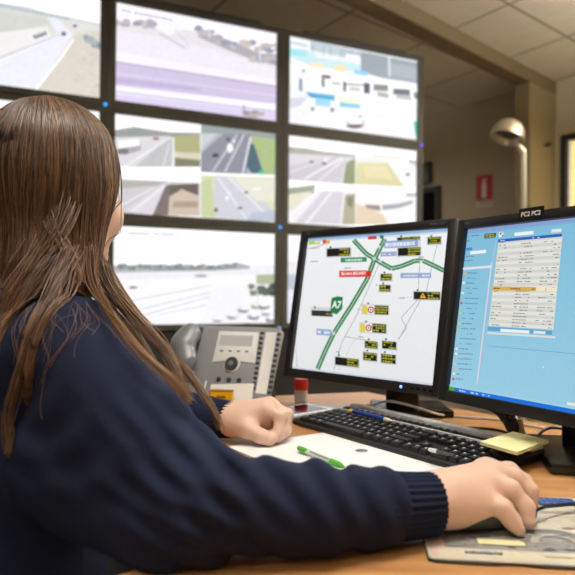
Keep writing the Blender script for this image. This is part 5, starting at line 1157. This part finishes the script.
# fine strays lying loosely over the back of the shoulder
stray = []
for k in range(34):
    u0, v0 = rng.uniform(20, 105), rng.uniform(280, 330); p0 = np.array(px(u0, v0, .76)); p1 = np.array(px(u0+rng.normal(0, 16), v0+rng.uniform(25, 85), .735)); mid = (p0+p1)/2+rng.normal(0, .006, 3)
    stray.append(np.array(spline([Vector(p0), Vector(mid), Vector(p1)], 7)))
F_ = np.stack(stray, 0); shp = F_.shape; F_ = F_.reshape(-1, 3)
for _ in range(3):
    d = sdf(coll, F_, folds); g = grad(coll, F_, folds); F_ = F_+g*(.003-d)[:, None]*np.where(d < .003, 1, .9)[:, None]
SS = F_.reshape(shp)
tv, tq, tt_ = [], [], []; off_v = 0
def ribbons(S, r0, tone_rng, tip=.35):
    global off_v
    n, m, _ = S.shape; T_ = np.gradient(S, axis=1); T_ /= np.linalg.norm(T_, axis=2, keepdims=True)+1e-9
    up = np.where(np.abs(T_[:, :, 2:3]) < .95, np.array((0, 0, 1.)), np.array((1., 0, 0))); A_ = np.cross(T_, up); A_ /= np.linalg.norm(A_, axis=2, keepdims=True)+1e-9; B_ = np.cross(T_, A_)
    r = (rng.uniform(.7, 1.3, n)*r0)[:, None]*np.linspace(1, tip, m)[None]
    base_t = rng.uniform(*tone_rng, n)**1.3
    ring = np.stack([S+(A_*math.cos(a)+B_*math.sin(a))*r[:, :, None] for a in (0, 2.094, 4.189)], 2)
    tone = np.clip(base_t[:, None]+np.linspace(-.12, .30, m)[None], 0, 1)
    idx = np.arange(n*m*3).reshape(n, m, 3)+off_v; q = []
    for k in range(3): q.append(np.stack([idx[:, :-1, k], idx[:, :-1, (k+1) % 3], idx[:, 1:, (k+1) % 3], idx[:, 1:, k]], -1).reshape(-1, 4))
    tv.append(ring.reshape(-1, 3)); tq.append(np.concatenate(q)); tt_.append(np.repeat(tone, 3, axis=1).ravel()); off_v += n*m*3
tv.append(Vh); tq.append(Qh); tt_.append(np.full(len(Vh), .08)); off_v = len(Vh)
ribbons(S1, .00085, (0, .8))
for S in SL: ribbons(S, .00075, (.3, 1))
ribbons(SS, .00028, (.4, 1), .8)
hair_m = tone_mat('brown_hair', (44, 33, 27), (150, 112, 82), .36)
np_mesh('hair', np.concatenate(tv), np.concatenate(tq), hair_m, wm, attr=np.concatenate(tt_))

# ================================================================== OFFICE CHAIR
ch = thing('office_chair', V3(*base), 'black office chair under the seated woman', 'chair')
m_fab = mat('chair_fabric', (22, 22, 25), .9, var=.1, bump=.2, bscale=600)
CM = frame_matrix(Vector((base[0], base[1], 0))+Vector(Fw)*.10, Vector(Rt), Vector(Fw), Vector(Uz))
seat_top = float(HIP[2])-.09
mb = MB(); mb.box((0, 0, seat_top-.035), (.46, .46, .07), CM, bev=.03, seg=4); mb.build('seat', m_fab, ch, world=True, smooth=50)
mb = MB(); mb.box((0, -.315, seat_top+.30), (.40, .05, .40), CM, bev=.022, seg=4); mb.build('backrest', m_fab, ch, world=True, smooth=50)
mb = MB(); mb.tube([CM @ Vector(p) for p in ((0, -.1, seat_top-.075), (0, -.33, seat_top-.07), (0, -.352, seat_top), (0, -.352, seat_top+.25))], .018, 12); mb.build('back_bracket', m_black, ch, world=True, smooth=50)
mb = MB(); mb.tube([CM @ Vector((0, 0, .09)), CM @ Vector((0, 0, seat_top-.06))], .026, 16); mb.build('gas_column', m_gloss, ch, world=True, smooth=50)
for k in range(5):
    an = R(72*k+20); e = Vector((math.cos(an), math.sin(an), 0)); mb = MB(); mb.tube([CM @ Vector((0, 0, .10)), CM @ (e*.29+Vector((0, 0, .075)))], [.026, .016], 12); mb.build('leg', m_black, ch, world=True, smooth=50)
    mb = MB(); c0 = CM @ (e*.29+Vector((0, 0, .028))); tg = Vector((-e.y, e.x, 0)); tg = (CM.to_3x3() @ tg); mb.tube([c0-tg*.02, c0+tg*.02], .0275, 18); mb.build('castor', m_black, ch, world=True, smooth=50)

# ------------------------------------------------------------------ world and view
wd = bpy.data.worlds.new('world'); scene.world = wd; wd.use_nodes = True
wd.node_tree.nodes['Background'].inputs[0].default_value = (.8, .88, 1, 1); wd.node_tree.nodes['Background'].inputs[1].default_value = .3
vs_ = scene.view_settings; scene.display_settings.display_device = 'sRGB'
vs_.view_transform = 'Standard'; vs_.look = 'None'; vs_.exposure = 0; vs_.gamma = 1; vs_.use_curve_mapping = False
